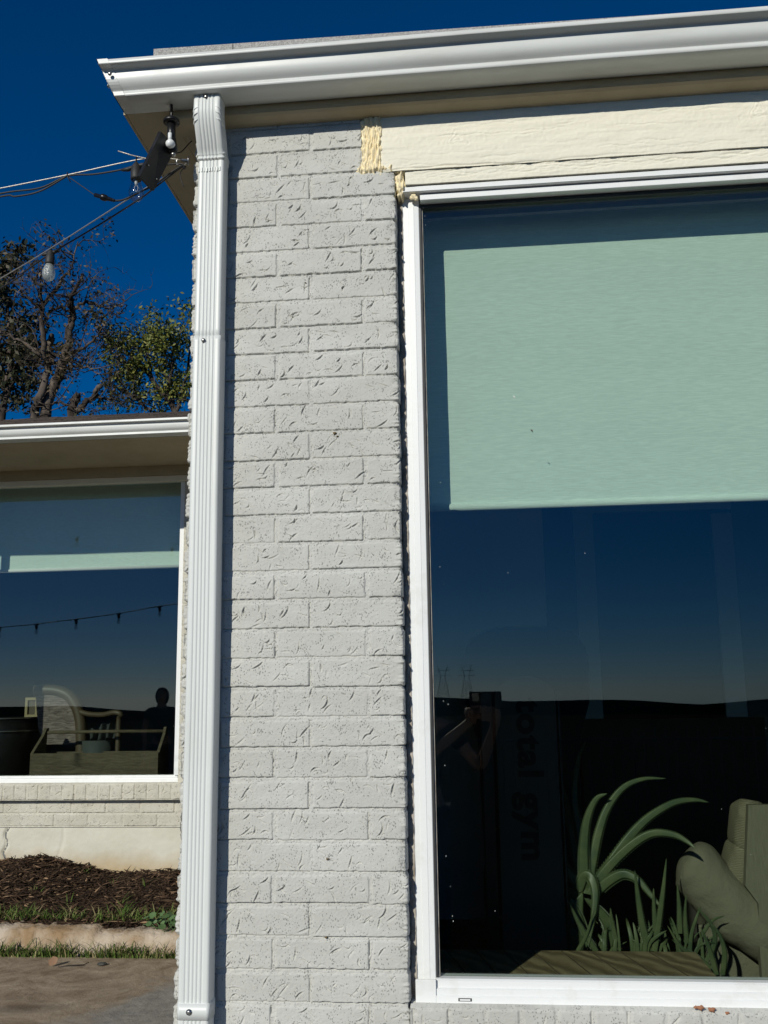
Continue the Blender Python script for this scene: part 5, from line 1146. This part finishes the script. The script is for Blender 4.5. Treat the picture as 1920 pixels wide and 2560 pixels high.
def skinned(name, S, E_, k, mat, o, grow=0.0):
    me = bpy.data.meshes.new(name); me.from_pydata([(x_*k, y_*k, z_*k) for (x_, y_, z_), r_ in S], E_, []); ob = bpy.data.objects.new(name, me); COL.objects.link(ob); ob.parent = o
    ob.modifiers.new('skin', 'SKIN'); ob.modifiers.new('sub', 'SUBSURF').levels = 2; ob.modifiers['sub'].render_levels = 2
    for v, (c_, r_) in zip(me.skin_vertices[0].data, S): v.radius = ((r_+grow)*k, (r_*.85+grow)*k)
    me.skin_vertices[0].data[0].use_root = True; me.materials.append(mat); return ob
def person(loc, label, phone=True):
    """standing figure grown from a jointed skeleton; loc = feet"""
    o = empty('person', loc, label, 'person'); L0 = Vector(loc); k = (1.50-L0.z)/.935/1.72+.02
    spine = [((0, 0, .93), .125), ((0, 0, 1.08), .115), ((0, 0, 1.25), .13), ((0, 0, 1.40), .125), ((0, .01, 1.49), .065), ((0, .01, 1.54), .055), ((0, .02, 1.60), .06)]
    S = list(spine); E_ = [(i, i+1) for i in range(6)]; top = list(spine[:4]); tE = [(0, 1), (1, 2), (2, 3)]; leg = [((0, 0, .95), .125)]; lE = []; wr = []
    for sg in (-1, 1):
        i = len(S); lg = [((sg*.10, 0, .88), .085), ((sg*.11, .01, .48), .055), ((sg*.11, -.02, .09), .038), ((sg*.115, .10, .03), .035), ((sg*.115, .16, .025), .028)]
        S += lg; E_ += [(0, i)]+[(i+j, i+j+1) for j in range(4)]
        j0 = len(leg); leg += lg[:3]; lE += [(0, j0), (j0, j0+1), (j0+1, j0+2)]
        if phone: ar = ([((-.18, 0, 1.38), .055), ((.00, .16, 1.20), .042), ((.14, .22, 1.31), .034), ((.27, .26, 1.41), .026), ((.305, .27, 1.44), .024)] if sg < 0 else [((.18, 0, 1.38), .055), ((.34, .02, 1.17), .042), ((.39, .12, 1.29), .034), ((.43, .24, 1.40), .026), ((.435, .27, 1.43), .024)])
        else: ar = [((sg*.20, 0, 1.42), .070), ((sg*.27, -.01, 1.13), .048), ((sg*.24, .02, .97), .036), ((sg*.24, .06, .82), .027), ((sg*.235, .08, .78), .024)]
        i = len(S); S += ar; E_ += [(3, i)]+[(i+j, i+j+1) for j in range(4)]; wr.append(Vector(ar[4][0])*k)
        mid = (tuple((a_+b_)/2 for a_, b_ in zip(ar[0][0], ar[1][0])), .048); j0 = len(top); top += [ar[0], mid]; tE += [(3, j0), (j0, j0+1)]
    skinned('body', S, E_, k, M['skin'], o); skinned('shirt', top, tE, k, M['cloth'], o, .010); skinned('trousers', leg, lE, k, M['cloth'], o, .010)
    for sg, w0_ in zip((-1, 1), wr):
        b = MB(); up = Vector((0, .1, 1)).normalized() if phone else Vector((0, .1, -1)).normalized(); ac = Vector((-sg, .2, 0)).normalized() if phone else up
        b.tube([w0_-up*.02, w0_+up*.03, w0_+up*.055], [.022, .030, .026], 10)
        for j, ln in enumerate((.060, .074, .078, .070)):
            s0 = w0_+up*(.012+.016*j) if phone else w0_+up*.045+Vector((0, (j-1.5)*.018, 0))
            b.tube([s0, s0+ac*ln*.45, s0+ac*ln*.8+Vector((-sg*.004, .006, 0)), s0+ac*ln+Vector((-sg*.004, .014, 0))], [.009, .0085, .0075, .006], 8)
        b.tube([w0_, w0_+Vector((-sg*.018, -.012, .015)), w0_+Vector((-sg*.040, -.014, .022))], [.011, .010, .008], 8)
        b.v = [tuple(Vector(v)+L0) for v in b.v]; b.build('hand', M['skin'], o)
    bm = bmesh.new(); bmesh.ops.create_icosphere(bm, subdivisions=3, radius=1)
    for v in bm.verts: v.co = Vector((v.co.x*(.078-.014*max(0, -v.co.z)), v.co.y*.092, v.co.z*.112))*k*(1+.02*mnoise.noise(v.co*2))+Vector((0, .025*k, 1.625*k))+L0
    b = MB(); b.bm(bm, True); hd = b.build('head', M['skin'], o)
    b = MB(); b.tube([L0+Vector((0, .108, 1.645))*k, L0+Vector((0, .132, 1.605))*k, L0+Vector((0, .115, 1.595))*k], [.008, .014, .010], 8); b.build('nose', M['skin'], hd)
    for sg in (-1, 1):
        b = MB(); b.lathe(L0+Vector((sg*.032, .098, 1.630))*k, [(.011, 0), (.009, .006), (.0005, .009)], 10, (0, 1, 0)); b.build('eye', M['white_in'], hd)
        b = MB(); b.lathe(L0+Vector((sg*.076, .01, 1.615))*k, [(.024, 0), (.028, .006), (.016, .010)], 12, (sg, .2, 0)); b.build('ear', M['skin'], hd)
    b = MB(); b.tube([L0+Vector((-.024, .104, 1.565))*k, L0+Vector((0, .114, 1.563))*k, L0+Vector((.024, .104, 1.565))*k], [.003, .007, .003], 8); b.build('mouth', M['dead'], hd)
    bm = bmesh.new(); bmesh.ops.create_icosphere(bm, subdivisions=3, radius=1)
    for v in bm.verts:
        q = Vector((v.co.x*.088, v.co.y*.098, v.co.z*.118)); q.y = min(q.y, .035+.3*max(0, q.z-.03)); v.co = q*k*(1.12 if not phone else 1)+Vector((0, .012*k, 1.630*k))+L0
    b = MB(); b.bm(bm, True); b.build('hair', M['hair'], o); return o
PYc = CY-.25
person((CX-.33, PYc, .16), 'person in dark clothes raising a phone with both hands, mirrored in the near window', True)
person((at(405, 1790, 9.75).x, 2*(WY+.053)-9.75, .16), 'person in dark clothes standing with arms down, mirrored in the far wing window', False)
ph = empty('phone', (CX, CY-.02, 1.49), 'dark phone held up in both hands, mirrored in the near window', 'phone')
b = MB(); b.box(CX-.075, CX+.075, CY-.020, CY-.012, CZ-.055, CZ+.018, .003); b.build('case', M['plastic'], ph)
b = MB(); b.box(CX-.062, CX-.03, CY-.0118, CY-.0095, CZ-.025, CZ+.012, .001); b.build('camera_block', M['steel'], ph)
